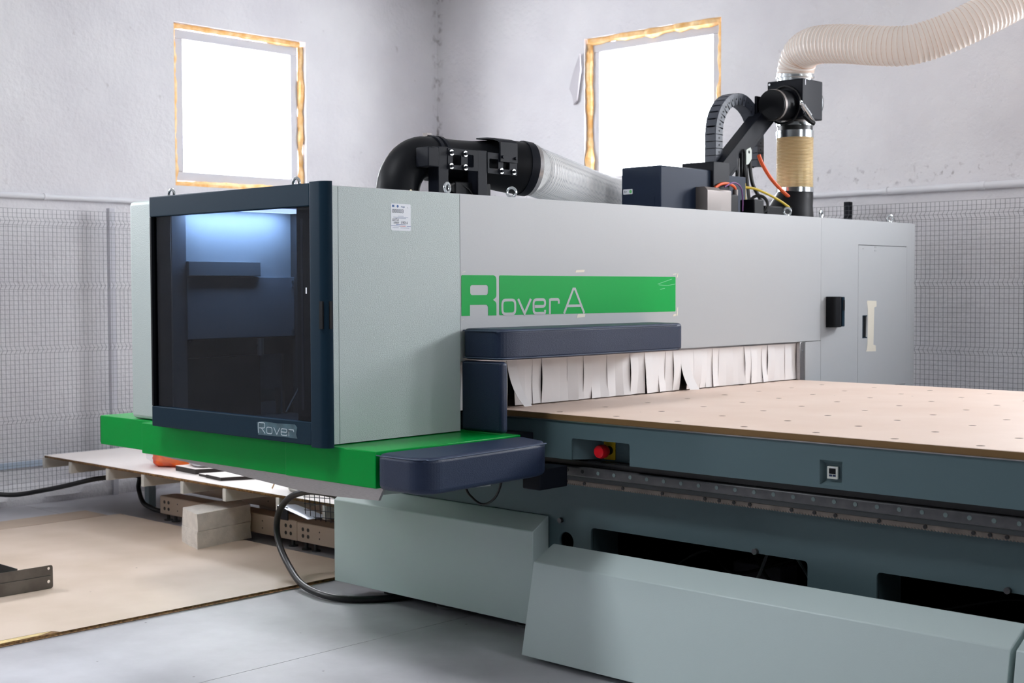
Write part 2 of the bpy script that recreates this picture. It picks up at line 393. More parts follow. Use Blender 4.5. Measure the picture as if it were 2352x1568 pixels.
# ------------------------------------------------------------------ room shell
def wall(name, plane, pos, thick, a0, a1, z0, z1, holes, label, mt=PLASTER):
    """plane 'x': wall at x=pos, thickness going to pos+thick; a along y. holes: (a0, a1, z0, z1)"""
    As = sorted({a0, a1, *[h[0] for h in holes], *[h[1] for h in holes]}); Zs = sorted({z0, z1, *[h[2] for h in holes], *[h[3] for h in holes]})
    P = (lambda a, z, t: (pos+t, a, z)) if plane == 'x' else (lambda a, z, t: (a, pos+t, z))
    m = MB(); inh = lambda a, z: any(h[0] < a < h[1] and h[2] < z < h[3] for h in holes)
    for i in range(len(As)-1):
        for j in range(len(Zs)-1):
            if inh((As[i]+As[i+1])/2, (Zs[j]+Zs[j+1])/2): continue
            c = [(As[i], Zs[j]), (As[i+1], Zs[j]), (As[i+1], Zs[j+1]), (As[i], Zs[j+1])]
            for t in (0, thick): m.add([P(*q, t) for q in c], [(0, 1, 2, 3)])
    for h in holes+[(a0, a1, z0, z1)]:
        c = [(h[0], h[2]), (h[1], h[2]), (h[1], h[3]), (h[0], h[3])]
        for k in range(4):
            p, q = c[k], c[(k+1) % 4]; m.add([P(*p, 0), P(*q, 0), P(*q, thick), P(*p, thick)], [(0, 1, 2, 3)])
    o = m.build(name, mt, smooth=False); bm = bmesh.new(); bm.from_mesh(o.data); bmesh.ops.remove_doubles(bm, verts=bm.verts, dist=1e-5)
    bmesh.ops.recalc_face_normals(bm, faces=bm.faces); bm.to_mesh(o.data); bm.free()
    return struct(o, label)
DIMWALL = mat('fill_cutting_grey', (84, 84, 84), .9, var=.12, vscale=2, bump=.3, bscale=40)  # dark tone given to the unseen walls to cut fill light
hw = lambda L: [(a, b, WZ0, WZ1) for a, b in L]
wall('wall_left', 'x', XL, -.42, YF-.42, YB+.42, -.1, ZC+.2, hw(LEFT_WINS), 'whitewashed plaster wall with the square window above the fence')
wall('wall_back', 'y', YB, .42, XL, XR, -.1, ZC+.2, hw(BACK_WINS), 'whitewashed plaster wall behind the machine with foam-edged window')
wall('wall_right', 'x', XR, .42, YF-.42, YB+.42, -.1, ZC+.2, hw(RIGHT_WINS), 'unseen wall darkened to cut fill, with a high window on the far side', DIMWALL)
wall('wall_front', 'y', YF, -.42, XL, XR, -.1, ZC+.2, [], 'wall behind the viewer, darkened to cut fill', DIMWALL)
xa = sorted({XL-.42, XR+.42, *[q for k in SKYLIGHTS for q in k[:2]]}); ya = sorted({YF-.42, YB+.42, *[q for k in SKYLIGHTS for q in k[2:]]}); m = MB()
for i in range(len(xa)-1):
    for j in range(len(ya)-1):
        if not any(k[0] < (xa[i]+xa[i+1])/2 < k[1] and k[2] < (ya[j]+ya[j+1])/2 < k[3] for k in SKYLIGHTS): m.box(xa[i], xa[i+1], ya[j], ya[j+1], ZC, ZC+.15)
struct(m.build('ceiling', mat('ceiling_white', CEIL_COL, .9), smooth=False), 'flat ceiling with a square roof light')
for n, k in enumerate(SKYLIGHTS): struct(MB().box(k[0]-.05, k[1]+.05, k[2]-.05, k[3]+.05, ZC+.151, ZC+.157).build('window_%d' % (20+n), GLASS, smooth=False), 'square roof light in the ceiling')
fl = struct(MB().box(XL-.42, XR+.42, YF-.42, YB+.42, -.12, -.008).build('floor', mat('joint_filler', (60, 58, 58), .9)), 'grey concrete floor cut into slabs')
xs = [XL-.02, -4.70, .2, XR+.4]; ys = [YF-.02, -.2, 4.79, YB+.02]
for i in range(3):
    for j in range(3):
        MB().box(xs[i]+.002, xs[i+1]-.002, ys[j]+.002, ys[j+1]-.002, -.03, 0).build('concrete_slab', CONC, fl)

# windows: white frame, pane, foam bead in the gap
def bead(path2d, w0, fmap, seed, amp=.5):
    """lumpy strip of foam squeezed out along a path"""
    P = resample([Vector(p).to_3d() for p in path2d], .022); m = MB(); n = len(P); pts = []; rad = []
    for i, p in enumerate(P):
        k = noise.noise(Vector((p.x*5.3+seed, p.y*5.3, seed))) + .6*noise.noise(Vector((p.x*17+seed, p.y*17, 3.3)))
        rad.append(w0*(1+amp*k)); o = noise.noise(Vector((p.x*4, p.y*4, seed+9)))*w0*.35
        pts.append(fmap(p.x+o, p.y+o, .012+.01*k))
    m.tube(pts, rad, 9); return m
def window(idx, plane, pos, sgn, a0, a1, foam=None):
    """frame sits just inside the opening, recessed from the wall face; sgn points out of the room"""
    f = (lambda a, z, h: (pos+sgn*(.05-h), a, z)) if plane == 'x' else (lambda a, z, h: (a, pos+sgn*(.05-h), z))
    bx = lambda u0, u1, v0, v1, d0, d1: (MB().box(*sorted((pos+sgn*d0, pos+sgn*d1)), u0, u1, v0, v1) if plane == 'x' else MB().box(u0, u1, *sorted((pos+sgn*d0, pos+sgn*d1)), v0, v1))
    e = empty('window_%d' % idx, f((a0+a1)/2, WZ0, 0)); struct(e)
    g = .045; w = .075; A0, A1, Z0, Z1 = a0+g, a1-g, WZ0+g, WZ1-g
    mm = MB()
    for b in (bx(A0, A1, Z0, Z0+w, .06, .13), bx(A0, A1, Z1-w, Z1, .06, .13), bx(A0, A0+w, Z0+w, Z1-w, .06, .13), bx(A1-w, A1, Z0+w, Z1-w, .06, .13)): mm.add(b.v, b.f)
    mm.build('frame', PVC, e, .006)
    bx(A0+w-.01, A1-w+.01, Z0+w-.01, Z1-w+.01, .09, .096).build('pane', GLASS, e, smooth=False)
    fm = MB()
    for p, q in (((a0+.02, WZ0+.02), (a0+.02, WZ1-.02)), ((a1-.02, WZ0+.02), (a1-.02, WZ1-.02)), ((a0+.02, WZ1-.02), (a1-.02, WZ1-.02)), ((a0+.02, WZ0+.02), (a1-.02, WZ0+.02))):
        fs = foam if foam else .024
        b = bead([p, q], fs, lambda a, z, h: f(a, z, h-.015), idx*7.7+p[0]+q[1]); fm.add(b.v, b.f)
    fm.build('foam_bead', FOAM, e)
    return e
window(1, 'x', XL, -1, *LEFT_WINS[0], foam=.028)['label'] = 'blown-out square window in the left wall edged with yellow foam'
window(2, 'y', YB, 1, *BACK_WINS[0], foam=.038)['label'] = 'blown-out square window in the back wall edged with thick yellow foam'
k = 3
for a, b in LEFT_WINS[1:]: window(k, 'x', XL, -1, a, b); k += 1
for a, b in BACK_WINS[1:]: window(k, 'y', YB, 1, a, b); k += 1
for a, b in RIGHT_WINS: window(k, 'x', XR, 1, a, b); k += 1

# foundation plinth under the left fence and the back fence: rough rounded ledge
def plinth(name, a0, a1, plane, label):
    m = MB(); n = int((a1-a0)/.06); prof = [(0, 0), (.10, 0), (.115, .05), (.10, .10), (.07, .135), (.0, .15)]; vs_ = []
    for i in range(n+1):
        a = a0+(a1-a0)*i/n
        for d, z in prof:
            k = 1+.22*noise.noise(Vector((a*3, z*20, 1.7)))+.1*noise.noise(Vector((a*11, z*30, 4)))
            dd = d*k; zz = z*(1+.12*noise.noise(Vector((a*4, 7, z*5))))
            vs_.append((XL+dd, a, zz) if plane == 'x' else (a, YB-dd, zz))
    q = len(prof)
    m.add(vs_, [(i*q+j, (i+1)*q+j, (i+1)*q+j+1, i*q+j+1) for i in range(n) for j in range(q-1)])
    struct(m.build(name, PLASTER), label)
plinth('trim_1', YF+.1, YB-.1, 'x', 'rough whitewashed footing ledge along the left wall')
plinth('trim_2', XL+.1, XR-.1, 'y', 'rough whitewashed footing ledge along the back wall')

# wall pipes
e = tag(empty('wall_pipe', (XL+.03, 3, 2.285)), 'thin white conduit pipe running along the left wall above the fence', 'pipe', 'white conduit pipes on the walls')
MB().cyl((XL+.03, YF+.1, 2.285), (XL+.03, YB-.04, 2.285), .021, 14).build('tube', PIPE, e)
for y in (-3, -.5, 2, 5.02, 7.6): MB().cyl((XL+.03, y, 2.285), (XL+.03, y+.035, 2.285), .026, 14).build('pipe_clip', PIPE, e)
e = tag(empty('wall_pipe', (-5, YB-.03, 2.28)), 'thin white conduit pipe running along the back wall above the fence', 'pipe', 'white conduit pipes on the walls')
MB().cyl((XL+.03, YB-.03, 2.275), (XR-.1, YB-.03, 2.30), .021, 14).build('tube', PIPE, e)
MB().cyl((-4.91, YB-.03, 2.284), (XR-.1, YB-.03, 2.305), .026, 14).build('tube', PIPE, e)
for x in (-8.2, -4.9, -4.17, -3.2, 0, 3): MB().cyl((x, YB-.03, 2.285), (x+.04, YB-.03, 2.285), .03, 14).build('pipe_clip', PIPE, e)

# torn film beside the back window
m = MB(); pts = [(-7.80, 3.62), (-7.86, 3.50), (-7.90, 3.40), (-7.92, 3.33), (-7.885, 3.26), (-7.87, 3.18), (-7.83, 3.22), (-7.81, 3.36), (-7.79, 3.48)]
m.prism(pts, 'y', YB-.03, YB-.004)
tag(m.build('torn_film_scrap', mat('torn_grey_film', (186, 182, 188), .5), None, .006, origin=(-7.85, YB-.01, 3.4)), 'torn flap of grey film hanging beside the back window frame', 'film scrap')

# ------------------------------------------------------------------ mesh fences
def fence(name, plane, pos, out, a0, a1, step, posts, label, pmat=BLACKM, wm=WIRE):
    """welded wire panels with V folds. 'out' = direction the folds bulge (into the room)"""
    folds = [2.09, 1.62, 1.15, .64]; top, bot = 2.182, .12; d = .03
    prof = [(top, 0)]
    for f in folds: prof += [(f+.028, 0), (f, d), (f-.028, 0)]
    prof.append((bot, 0))
    pt = (lambda a, z, o: (pos+out*o, a, z)) if plane == 'x' else (lambda a, z, o: (a, pos+out*o, z))
    e = empty(name, pt((a0+a1)/2, 0, 0)); tag(e, label, 'fence', 'welded mesh fences along the walls')
    m = MB(); r = .00095; n = int((a1-a0)/step)
    for i in range(n+1):
        a = a0+i*step; vs_ = []
        for z, o in prof:
            c = Vector(pt(a, z, o))
            for s1, s2 in ((1, 1), (-1, 1), (-1, -1), (1, -1)): vs_.append(c+(Vector((s1*r, s2*r, 0))))
        m.add(vs_, [(j*4+k, j*4+(k+1) % 4, j*4+4+(k+1) % 4, j*4+4+k) for j in range(len(prof)-1) for k in range(4)])
    zs = [top]
    z = top-.033
    while z > bot:
        if not any(abs(z-f) < .04 for f in folds): zs.append(z)
        z -= .0335
    rows = [(z, 0) for z in zs]
    for f in folds: rows += [(f+.028, 0), (f, d), (f-.028, 0)]
    for z, o in rows:
        p, q = Vector(pt(a0, z, o)), Vector(pt(a1, z, o)); vs_ = []
        for c in (p, q):
            for s1, s2 in ((1, 1), (-1, 1), (-1, -1), (1, -1)):
                vs_.append(c+(Vector((s1*r, 0, s2*r)) if plane == 'x' else Vector((0, s1*r, s2*r))))
        m.add(vs_, [(k, (k+1) % 4, 4+(k+1) % 4, 4+k) for k in range(4)])
    w = m.build('wire_mesh', wm, e, smooth=False); w['kind'] = 'stuff'
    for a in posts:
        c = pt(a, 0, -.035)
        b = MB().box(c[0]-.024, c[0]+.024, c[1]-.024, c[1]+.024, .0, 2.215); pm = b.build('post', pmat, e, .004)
    return e
fence('mesh_fence', 'x', XL+.14, 1, 1.2, 8.9, .0345, (3.03, 5.53, 8.03), 'dark wire mesh fence standing along the left wall under the pipe', mat('post_and_shadow_band', (205, 205, 212), .5), mat('haze_lightened_wire', (104, 108, 116), .5))  # wires lightened to paint in haze; middle post stands for a soft shadow band
fence('mesh_fence', 'y', YB-.14, -1, -9.3, -1.6, .0335, (-7.66, -5.14, -2.6), 'dark wire mesh fence standing along the back wall behind the machine')
struct(MB().box(XL, XL+.02, 1.0, YB-.2, .27, .315).build('trim_3', mat('pale_blue_band', (176, 190, 206), .5), None, .003), 'pale blue band low on the left wall behind the fence')

# ------------------------------------------------------------------ machine bed and base
XG = -4.32                                    # plane of the gantry's long face
bed = tag(empty('machine_bed', (-2.7, 5.7, 0)), 'long grey-green machine bed and base on feet carrying the spoilboard', 'machine base')
BX1 = .9
# front fascia with two recesses
EST = rrect(-3.882, .835, -3.56, .944, .012); DSP = rect(-2.659, .863, -2.564, .955)
est_poly = [(-4.9, .85), (-3.882, .85), (-3.882, .935), (-3.875, .944), (-3.567, .944), (-3.56, .935), (-3.56, .85), (BX1, .85), (BX1, 1.014), (-4.9, 1.014)]
flat('front_fascia', est_poly, [DSP], .012, FY(4.47), TEAL, bed)
MB().box(-4.9, BX1, 4.60, 7.06, .845, 1.014).build('bed_body', TEAL, bed, .004)
m = MB(); m.box(-4.9, BX1, 4.470, 4.60, 1.002, 1.014); m.box(-4.9, -3.90, 4.472, 4.60, .85, .862); m.box(-3.54, BX1, 4.472, 4.60, .85, .862)
m.build('fascia_flange', TEAL, bed)
MB().box(-4.9, BX1, 4.452, 4.462, 1.0145, 1.0185).build('edge_lip', STEEL, bed)
# emergency-stop recess: back plate, slanted cheek, roof
m = MB(); m.box(-3.882, -3.56, 4.565, 4.575, .84, .95)
m.add([(-3.882, 4.468, .85), (-3.80, 4.565, .85), (-3.80, 4.565, .944), (-3.882, 4.468, .944)], [(0, 1, 2, 3)])
m.add([(-3.882, 4.468, .944), (-3.80, 4.565, .944), (-3.56, 4.565, .944), (-3.56, 4.468, .944)], [(0, 1, 2, 3)])
m.add([(-3.56, 4.468, .85), (-3.56, 4.565, .85), (-3.56, 4.565, .944), (-3.56, 4.468, .944)], [(0, 1, 2, 3)])
m.build('stop_recess', TEAL, bed, smooth=False)
es = flat('stop_plate', rrect(-3.785, .852, -3.722, .932, .004), [], .004, FY(4.565), YEL, bed)
b = MB(); b.cyl((-3.753, 4.561, .892), (-3.753, 4.535, .892), .019, 20); b.build('button_collar', BLACK, es)
b = MB(); b.tube([(-3.753, 4.537, .892), (-3.753, 4.525, .892), (-3.753, 4.497, .892), (-3.753, 4.487, .892), (-3.753, 4.484, .892)], [.022, .029, .030, .026, .015], 24); b.build('stop_button', RED, es)
# display recess and readout
m = MB(); o4 = [(-2.659, .863), (-2.564, .863), (-2.564, .955), (-2.659, .955)]; i4 = [(-2.645, .877), (-2.578, .877), (-2.578, .941), (-2.645, .941)]
m.add([(a, 4.462, z) for a, z in o4]+[(a, 4.48, z) for a, z in i4], [(i, (i+1) % 4, 4+(i+1) % 4, 4+i) for i in range(4)]+[(4, 5, 6, 7)])
m.build('display_recess', TEAL, bed, smooth=False)
ds = flat('readout', rrect(-2.632, .886, -2.589, .932, .002), [], .012, FY(4.479), mat('readout_bezel', (208, 212, 205), .4), bed)
flat('screen', rect(-2.624, .905, -2.597, .925), [], .001, FY(4.4668), BLACK, ds)
for a in (-2.6235, -2.6085): flat('key', rect(a, .895, a+.012, .902), [], .001, FY(4.4668), mat('navy_key', (22, 40, 78), .4), ds)
flat('caption_line', rect(-2.616, .9265, -2.601, .929), [], .001, FY(4.4668), WHITE, ds)
# guide rail, rack, black strip
MB().box(-4.9, BX1, 4.52, 4.60, .818, .845).build('black_strip', RUBBER, bed)
MB().box(-4.9, BX1, 4.505, 4.52, .832, .842).build('black_lip', RUBBER, bed)
rail = MB().box(-4.45, BX1, 4.497, 4.60, .772, .816).build('guide_rail', RAIL, bed, .006)
MB().box(-4.45, BX1, 4.515, 4.60, .752, .772).build('rail_foot', mat('rail_bed', (66, 70, 72), .5), bed)
PLUG = mat('rail_plug', (110, 126, 126), .4); x = -4.38; i = 0
while x < -.2:
    b = MB().cyl((x, 4.4975, .797), (x, 4.4955, .797), .0085, 14); b.build('rail_plug', RUBBER if x < -4.0+.15 and x > -4.2 or i < 5 else PLUG, rail); x += .088; i += 1
rack = MB().box(-4.30, BX1, 4.525, 4.60, .730, .750).build('toothed_rack', RACK, bed, .002)
m = MB(); x = -4.29
while x < -1.0: m.box(x, x+.006, 4.5235, 4.526, .7285, .735); x += .0125
q = m.build('rack_teeth', RACK, bed, smooth=False); q['kind'] = 'stuff'
for x in (-4.07, -3.97, -3.865, -3.65, -3.44, -3.225, -3.155, -3.085, -3.01, -2.82, -2.72, -2.63, -2.45, -2.27, -2.09, -2.03, -1.97, -1.8):
    MB().cyl((x, 4.526, .741), (x, 4.522, .741), .0075, 12).build('rack_bolt', RUBBER, rack)
# side frame with openings
def off(x0, x1, z0, z1, r): return rrect(x0, z0, x1, z1, r)
side = flat('side_frame', rect(-5.5, .12, BX1, .752), [off(-3.90, -2.80, .26, .532, .02), off(-2.505, -1.42, .26, .532, .02), off(-1.12, -.1, .26, .532, .02), circ(-4.045, .452, .043, 28)], .02, FY(4.63), TEAL, bed)
for x, z in ((-4.075, .545), (-3.036, .54), (-2.0, .54), (-1.2, .54)): MB().cyl((x, 4.61, z), (x, 4.595, z), .012, 12).build('frame_screw', RAIL, side)
m = MB()
for x0, x1 in ((-3.90, -2.80), (-2.505, -1.42), (-1.12, -.1)):
    m.box(x0-.012, x0, 4.63, 4.80, .24, .545); m.box(x1, x1+.012, 4.63, 4.80, .24, .545); m.box(x0, x1, 4.63, 4.80, .533, .545)
m.build('opening_cheek', TEAL, bed)
m = MB(); m.box(-5.5, BX1, 7.0, 7.02, .12, .85); m.box(-5.5, -5.48, 4.63, 7.0, .12, .85); m.box(BX1-.02, BX1, 4.63, 7.0, .12, .85); m.box(-5.5, BX1, 4.63, 7.0, .82, .845); m.box(-5.5, -4.9, 4.63, 7, .5, .52)
m.build('inner_frame', DARK, bed)
MB().box(-5.5, -3.95, 4.8, 4.82, .13, .74).build('inner_bulkhead', DARK, bed)
for x in (-5.3, -4.9, -4.35, -3.2, -2.2, -1.0, .3):
    for y in (4.72, 6.8): m = MB(); m.box(x-.07, x+.07, y-.05, y+.05, .012, .14); m.cyl((x, y, 0), (x, y, .012), .08, 16); m.build('levelling_foot', mat('foot_grey', (120, 122, 124), .5), bed)
MB().box(-5.45, -.2, 4.9, 6.9, .12, .14).build('belly_pan', DARK, bed)
# cover plates along the foot
c1 = MB(); c1.prism([(4.50, .07), (4.50, .497), (4.60, .557), (4.608, .557), (4.608, .07)], 'x', -5.56, -4.15); c1.build('cover_plate', GREYP, bed, .004)
x0 = -3.975
def cover(x0, x1):
    c = MB(); pr = [(4.235, .022), (4.316, .415), (4.44, .474), (4.45, .474), (4.45, .022)]
    c.prism(pr, 'x', x0, x1); return c.build('cover_plate', GREYP, bed, .004)
cover(-3.975, -1.865)
cover(-1.845, .85)
MB().box(-3.9, .8, 4.45, 4.61, .15, .2).build('cover_bracket', RAIL, bed)
# hanging loop under the platform
cb = MB(); cb.tube(smoothpath([(-4.43, 4.35, .80), (-4.426, 4.35, .69), (-4.385, 4.35, .645), (-4.314, 4.35, .622), (-4.24, 4.35, .66), (-4.20, 4.35, .735), (-4.20, 4.36, .80)]), .0055, 8)
tag(cb.build('sensor_cable', RUBBER, origin=(-4.31, 4.35, .62)), 'thin black sensor cable hanging in a loop under the padded platform', 'cable')
# cables glimpsed in the side openings
tangle = [((-3.75, 4.95, .30), (-3.55, 5.0, .42), (-3.35, 4.92, .36), (-3.1, 5.0, .44)), ((-3.15, 4.9, .52), (-3.2, 4.9, .40), (-3.28, 4.92, .25)), ((-3.05, 4.9, .5), (-2.98, 4.93, .38), (-2.9, 4.95, .22)),
          ((-3.3, 4.95, .5), (-3.22, 5.0, .33), (-3.05, 5.0, .27), (-2.9, 5.0, .3)), ((-2.4, 4.95, .35), (-2.1, 5.0, .42), (-1.8, 4.95, .36), (-1.5, 5, .4))]
labs = ['dark cable sagging through the first side opening of the base', 'pale thin cable dropping across the first side opening', 'grey-green cable slanting down at the right of the first side opening', 'black cable looping low in the first side opening', 'black cable running along the second side opening']
cm = [RUBBER, mat('pale_cable', (150, 152, 156), .5), mat('green_grey_cable', (110, 128, 124), .5), RUBBER, RUBBER]
for p, l, c in zip(tangle, labs, cm):
    tag(MB().tube(smoothpath(p), .007, 7).build('inner_cable', c, origin=p[0]), l, 'cable', 'cables inside the machine base')
tag(MB().box(-3.62, -3.36, 5.3, 5.45, .14, .32).build('junction_box', mat('pale_mauve_box', (150, 140, 156), .5), None, .01, origin=(-3.5, 5.37, .14)), 'pale mauve junction box deep inside the first side opening', 'box')

# spoilboard with vacuum holes
sb = empty('spoilboard', (-2.7, 5.7, 1.018)); tag(sb, 'large pinkish MDF spoilboard with rows of round holes on the machine bed', 'board')
hol = []
for j in range(9):
    for i in range(12):
        x = -4.352+.325*i; y = 4.545+.318*j
        if x < .6 and y < 7.0: hol.append((x, y))
brd = flat('mdf_sheet', rect(-4.88, 4.465, .86, 7.03), [circ(x, y, .0165, 16) for x, y in hol], .026, FZ(1.0185), MDF, sb)
HB = None
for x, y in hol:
    if HB is None: ob = MB().cyl((x, y, 1.0187), (x, y, 1.0432), .0163, 16).build('hole_shade_disc', mat('hole_shade', (66, 42, 38), .8), sb, origin=(x, y, 1.02)); HB = ob  # dark discs just below the surface paint in the shade of the holes
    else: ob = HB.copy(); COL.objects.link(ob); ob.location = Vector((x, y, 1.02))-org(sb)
m = MB(); m.box(-4.88, .86, 4.4635, 4.4665, 1.0186, 1.0425); m.build('board_edge', MDFE, sb)

# ------------------------------------------------------------------ gantry: cabin, beam, end cabinet
G = tag(empty('machining_gantry', (-4.9, 6.0, .82)), 'tall light grey machining gantry with smoked cabin door and green lettering spanning the bed', 'machine')
ZT = 2.008
def panel(name, y0, y1, z0, z1, m=GREY, holes=(), t=.018, par=None):
    return flat(name, rect(y0, z0, y1, z1), list(holes), t, FX(XG-t), m, par or G)
panel('corner_strip', 3.462, 3.5285, .965, ZT, GREYT, [circ(3.494, 1.507, .006, 12), circ(3.482, 1.441, .006, 12)])
cs = panel('cabin_side_panel', 3.5315, 4.2145, .965, ZT, GREYT)
bp_ = panel('beam_panel', 4.2175, 7.2455, 1.272, ZT)
panel('lower_side_panel', 7.075, 7.2455, .94, 1.2685)
MB().box(XG-.03, XG-.004, 7.022, 7.073, .94, 1.27).build('slot_jamb', STEEL, G, .003)
MB().cyl((XG-.004, 7.045, 1.215), (XG, 7.045, 1.215), .007, 12).build('jamb_screw', CHROME, G)
# end cabinet front, bent round at the far end
m = MB(); arc = [(XG, 8.36)]
for k in range(1, 9):
    a = k/8*math.radians(62); arc.append((XG-.30*(1-math.cos(a)), 8.36+.30*math.sin(a)))
for (xa, ya), (xb, yb) in zip(arc, arc[1:]):
    m.add([(xa, ya, .93), (xb, yb, .93), (xb, yb, ZT), (xa, ya, ZT)], [(0, 1, 2, 3)])
m.add([(arc[-1][0], arc[-1][1], .93), (-5.0, 8.63, .93), (-5.0, 8.63, ZT), (arc[-1][0], arc[-1][1], ZT)], [(0, 1, 2, 3)])
m.build('rounded_end_panel', GREY, G)
panel('end_cabinet_panel', 7.2485, 8.36, .93, ZT, GREY, [rect(7.688, .95, 8.322, 1.857)])
dr = panel('cabinet_door', 7.692, 8.319, .955, 1.853, GREY, [rect(7.746, 1.27, 7.804, 1.414), circ(7.748, 1.832, .0045, 8)]+[rect(7.80+.03*0+a, z, 7.808+a, z+.013) for a in (.09, .105) for z in (1.815, 1.838)])
MB().box(XG-.03, XG-.01, 7.741, 7.809, 1.265, 1.419).build('pull_recess', BLACK, dr)
m = MB(); m.box(XG-.012, XG+.001, 7.746, 7.752, 1.27, 1.414); m.box(XG-.012, XG+.001, 7.746, 7.804, 1.408, 1.414); m.box(XG-.012, XG+.001, 7.746, 7.804, 1.27, 1.276); m.build('pull_rim', FRAME, dr)
flat('tape_strip', [(7.802, 1.195), (7.81, 1.235), (7.812, 1.45), (7.80, 1.498), (7.808, 1.507), (7.92, 1.503), (7.922, 1.468), (7.893, 1.462), (7.885, 1.225), (7.915, 1.22), (7.918, 1.182), (7.79, 1.186)], [], .0012, FX(XG), CREAM, dr)
# body behind the panels
m = MB(); m.box(-4.99, XG-.0185, 4.225, 8.36, 1.45, ZT-.003); m.build('beam_body', DARK, G)
m = MB(); m.box(-4.99, XG-.0185, 7.08, 8.36, .925, 1.45); m.build('cabinet_body', DARK, G)
m = MB(); m.box(-5.0, XG-.002, 3.50, 8.36, ZT-.0025, ZT+.002); m.box(-5.555, -5.0, 3.47, 4.24, ZT-.0025, ZT+.002); m.build('roof_sheet', GREY, G)
MB().box(-4.99, -4.97, 4.25, 7.1, .97, 1.46).build('tunnel_dark_back', DARK, G)  # dark sheet added to keep the background of the strips dark
MB().box(-4.99, XG-.05, 4.225, 4.25, .97, 1.46).build('tunnel_dark_side', DARK, G)  # dark sheet added to close a bright gap beside the pad
MB().box(XG-.045, XG-.02, 4.26, 7.06, 1.262, 1.30).build('curtain_rail', STEEL, G)
# curtain strips
def strip(y, w, lean, curl, bow):
    n = 7; m = MB(); vs_ = []
    for i in range(n):
        t = i/(n-1); z = 1.275-(1.275-1.050)*t; xo = XG-.034+bow*math.sin(math.pi*t)*.012+curl*t**3*.10
        tw = lean*t
        for s_ in (-1, 1):
            c, s2 = math.cos(tw), math.sin(tw); yy = y+s_*w/2*c+curl*t*t*.045; xx = xo+s_*w/2*s2
            vs_ += [(xx, yy, z), (xx-.0016, yy, z)]
    fs = []
    for i in range(n-1):
        a, b = i*4, i*4+4
        fs += [(a, a+2, b+2, b), (a+1, b+1, b+3, a+3), (a, b, b+1, a+1), (a+2, a+3, b+3, b+2)]
    m.add(vs_, fs); return m.build('curtain_strip', STRIP, G)
y = 4.275; i = 0; random.seed(11)
while y < 7.03:
    big = {1: .12, 5: .7, 22: .15, 27: .6}.get(i, 0)
    strip(y, .0655, random.uniform(-.20, .30)*(1 if i % 3 else 1.3), big+random.uniform(-.05, .06), random.uniform(-.6, .8)); y += .0605; i += 1
# safety pads
m = MB(); m.prism(fillet([(XG+.001, 4.217), (-4.085, 4.217), (-4.065, 4.30), (-4.05, 4.8), (-4.062, 5.50), (-4.10, 5.54), (XG+.001, 5.56)], .05, True, 5), 'z', 1.283, 1.418)
pad = m.build('safety_pad', NAVY, G, .016, 3)
seam = lambda z: [(-4.30, 4.2145, z), (-4.12, 4.2145, z), (-4.085, 4.225, z), (-4.066, 4.30, z), (-4.052, 4.8, z), (-4.060, 5.46, z)]
for z in (1.409, 1.291): MB().tube(smoothpath(seam(z)), .0026, 6).build('seam_piping', NAVYT, pad)
m = MB(); m.box(XG+.001, -4.07, 4.217, 4.262, .967, 1.277); pad = m.build('safety_pad', NAVY, G, .016, 3)
MB().tube([(-4.30, 4.218, 1.268), (-4.085, 4.218, 1.268)], .0022, 6).build('seam_piping', NAVYT, pad)
m = MB(); out = fillet([(-4.03, 3.462), (-3.80, 3.462), (-3.745, 3.52), (-3.79, 4.16), (-3.83, 4.24), (-4.03, 4.30)], .06, True, 6)
m.prism(out, 'z', .815, .956); pad = m.build('safety_pad', NAVY, G, .02, 3)
MB().tube(smoothpath([(-4.02, 3.466, .948), (-3.83, 3.466, .948), (-3.775, 3.495, .948), (-3.752, 3.57, .948), (-3.795, 4.15, .948), (-3.82, 4.21, .948)]), .0024, 6).build('seam_piping', NAVYT, pad)
MB().box(-3.97, -3.87, 4.24, 4.42, .74, .83).build('pad_bracket', BLACKM, G, .006)
# green platform
m = MB(); m.box(-4.61, -4.035, 3.474, 4.30, .815, .9605); pf = m.build('platform_section', GREEN, G, .004)
m = MB(); m.box(-5.745, -4.613, 3.486, 4.30, .815, .9605); m.build('platform_section', GREEN, G, .004)
m = MB(); m.box(-6.24, -5.748, 3.552, 4.10, .815, .9605); m.build('platform_section', GREEN, G, .004)
m = MB(); m.box(-6.252, -6.241, 3.556, 4.08, .822, .956); m.build('platform_bumper', RUBBER, G, .004)
m = MB(); m.prism([(-5.65, .8148), (-4.02, .8148), (-4.05, .765), (-4.30, .755), (-4.50, .752), (-5.10, .787)], 'y', 3.50, 3.512); m.build('drip_tray', STEEL, G)
m = MB(); m.prism([(3.512, .775), (4.20, .74), (4.20, .8148), (3.512, .8148)], 'x', -4.6, -4.12); m.build('tray_underside', GREY, G)
MB().box(-5.6, -4.1, 4.30, 4.45, .83, .955).build('carriage_beam', BLACKM, G)
MB().box(-5.2, -4.4, 4.42, 4.49, .77, .83).build('carriage_slide', BLACKM, G)

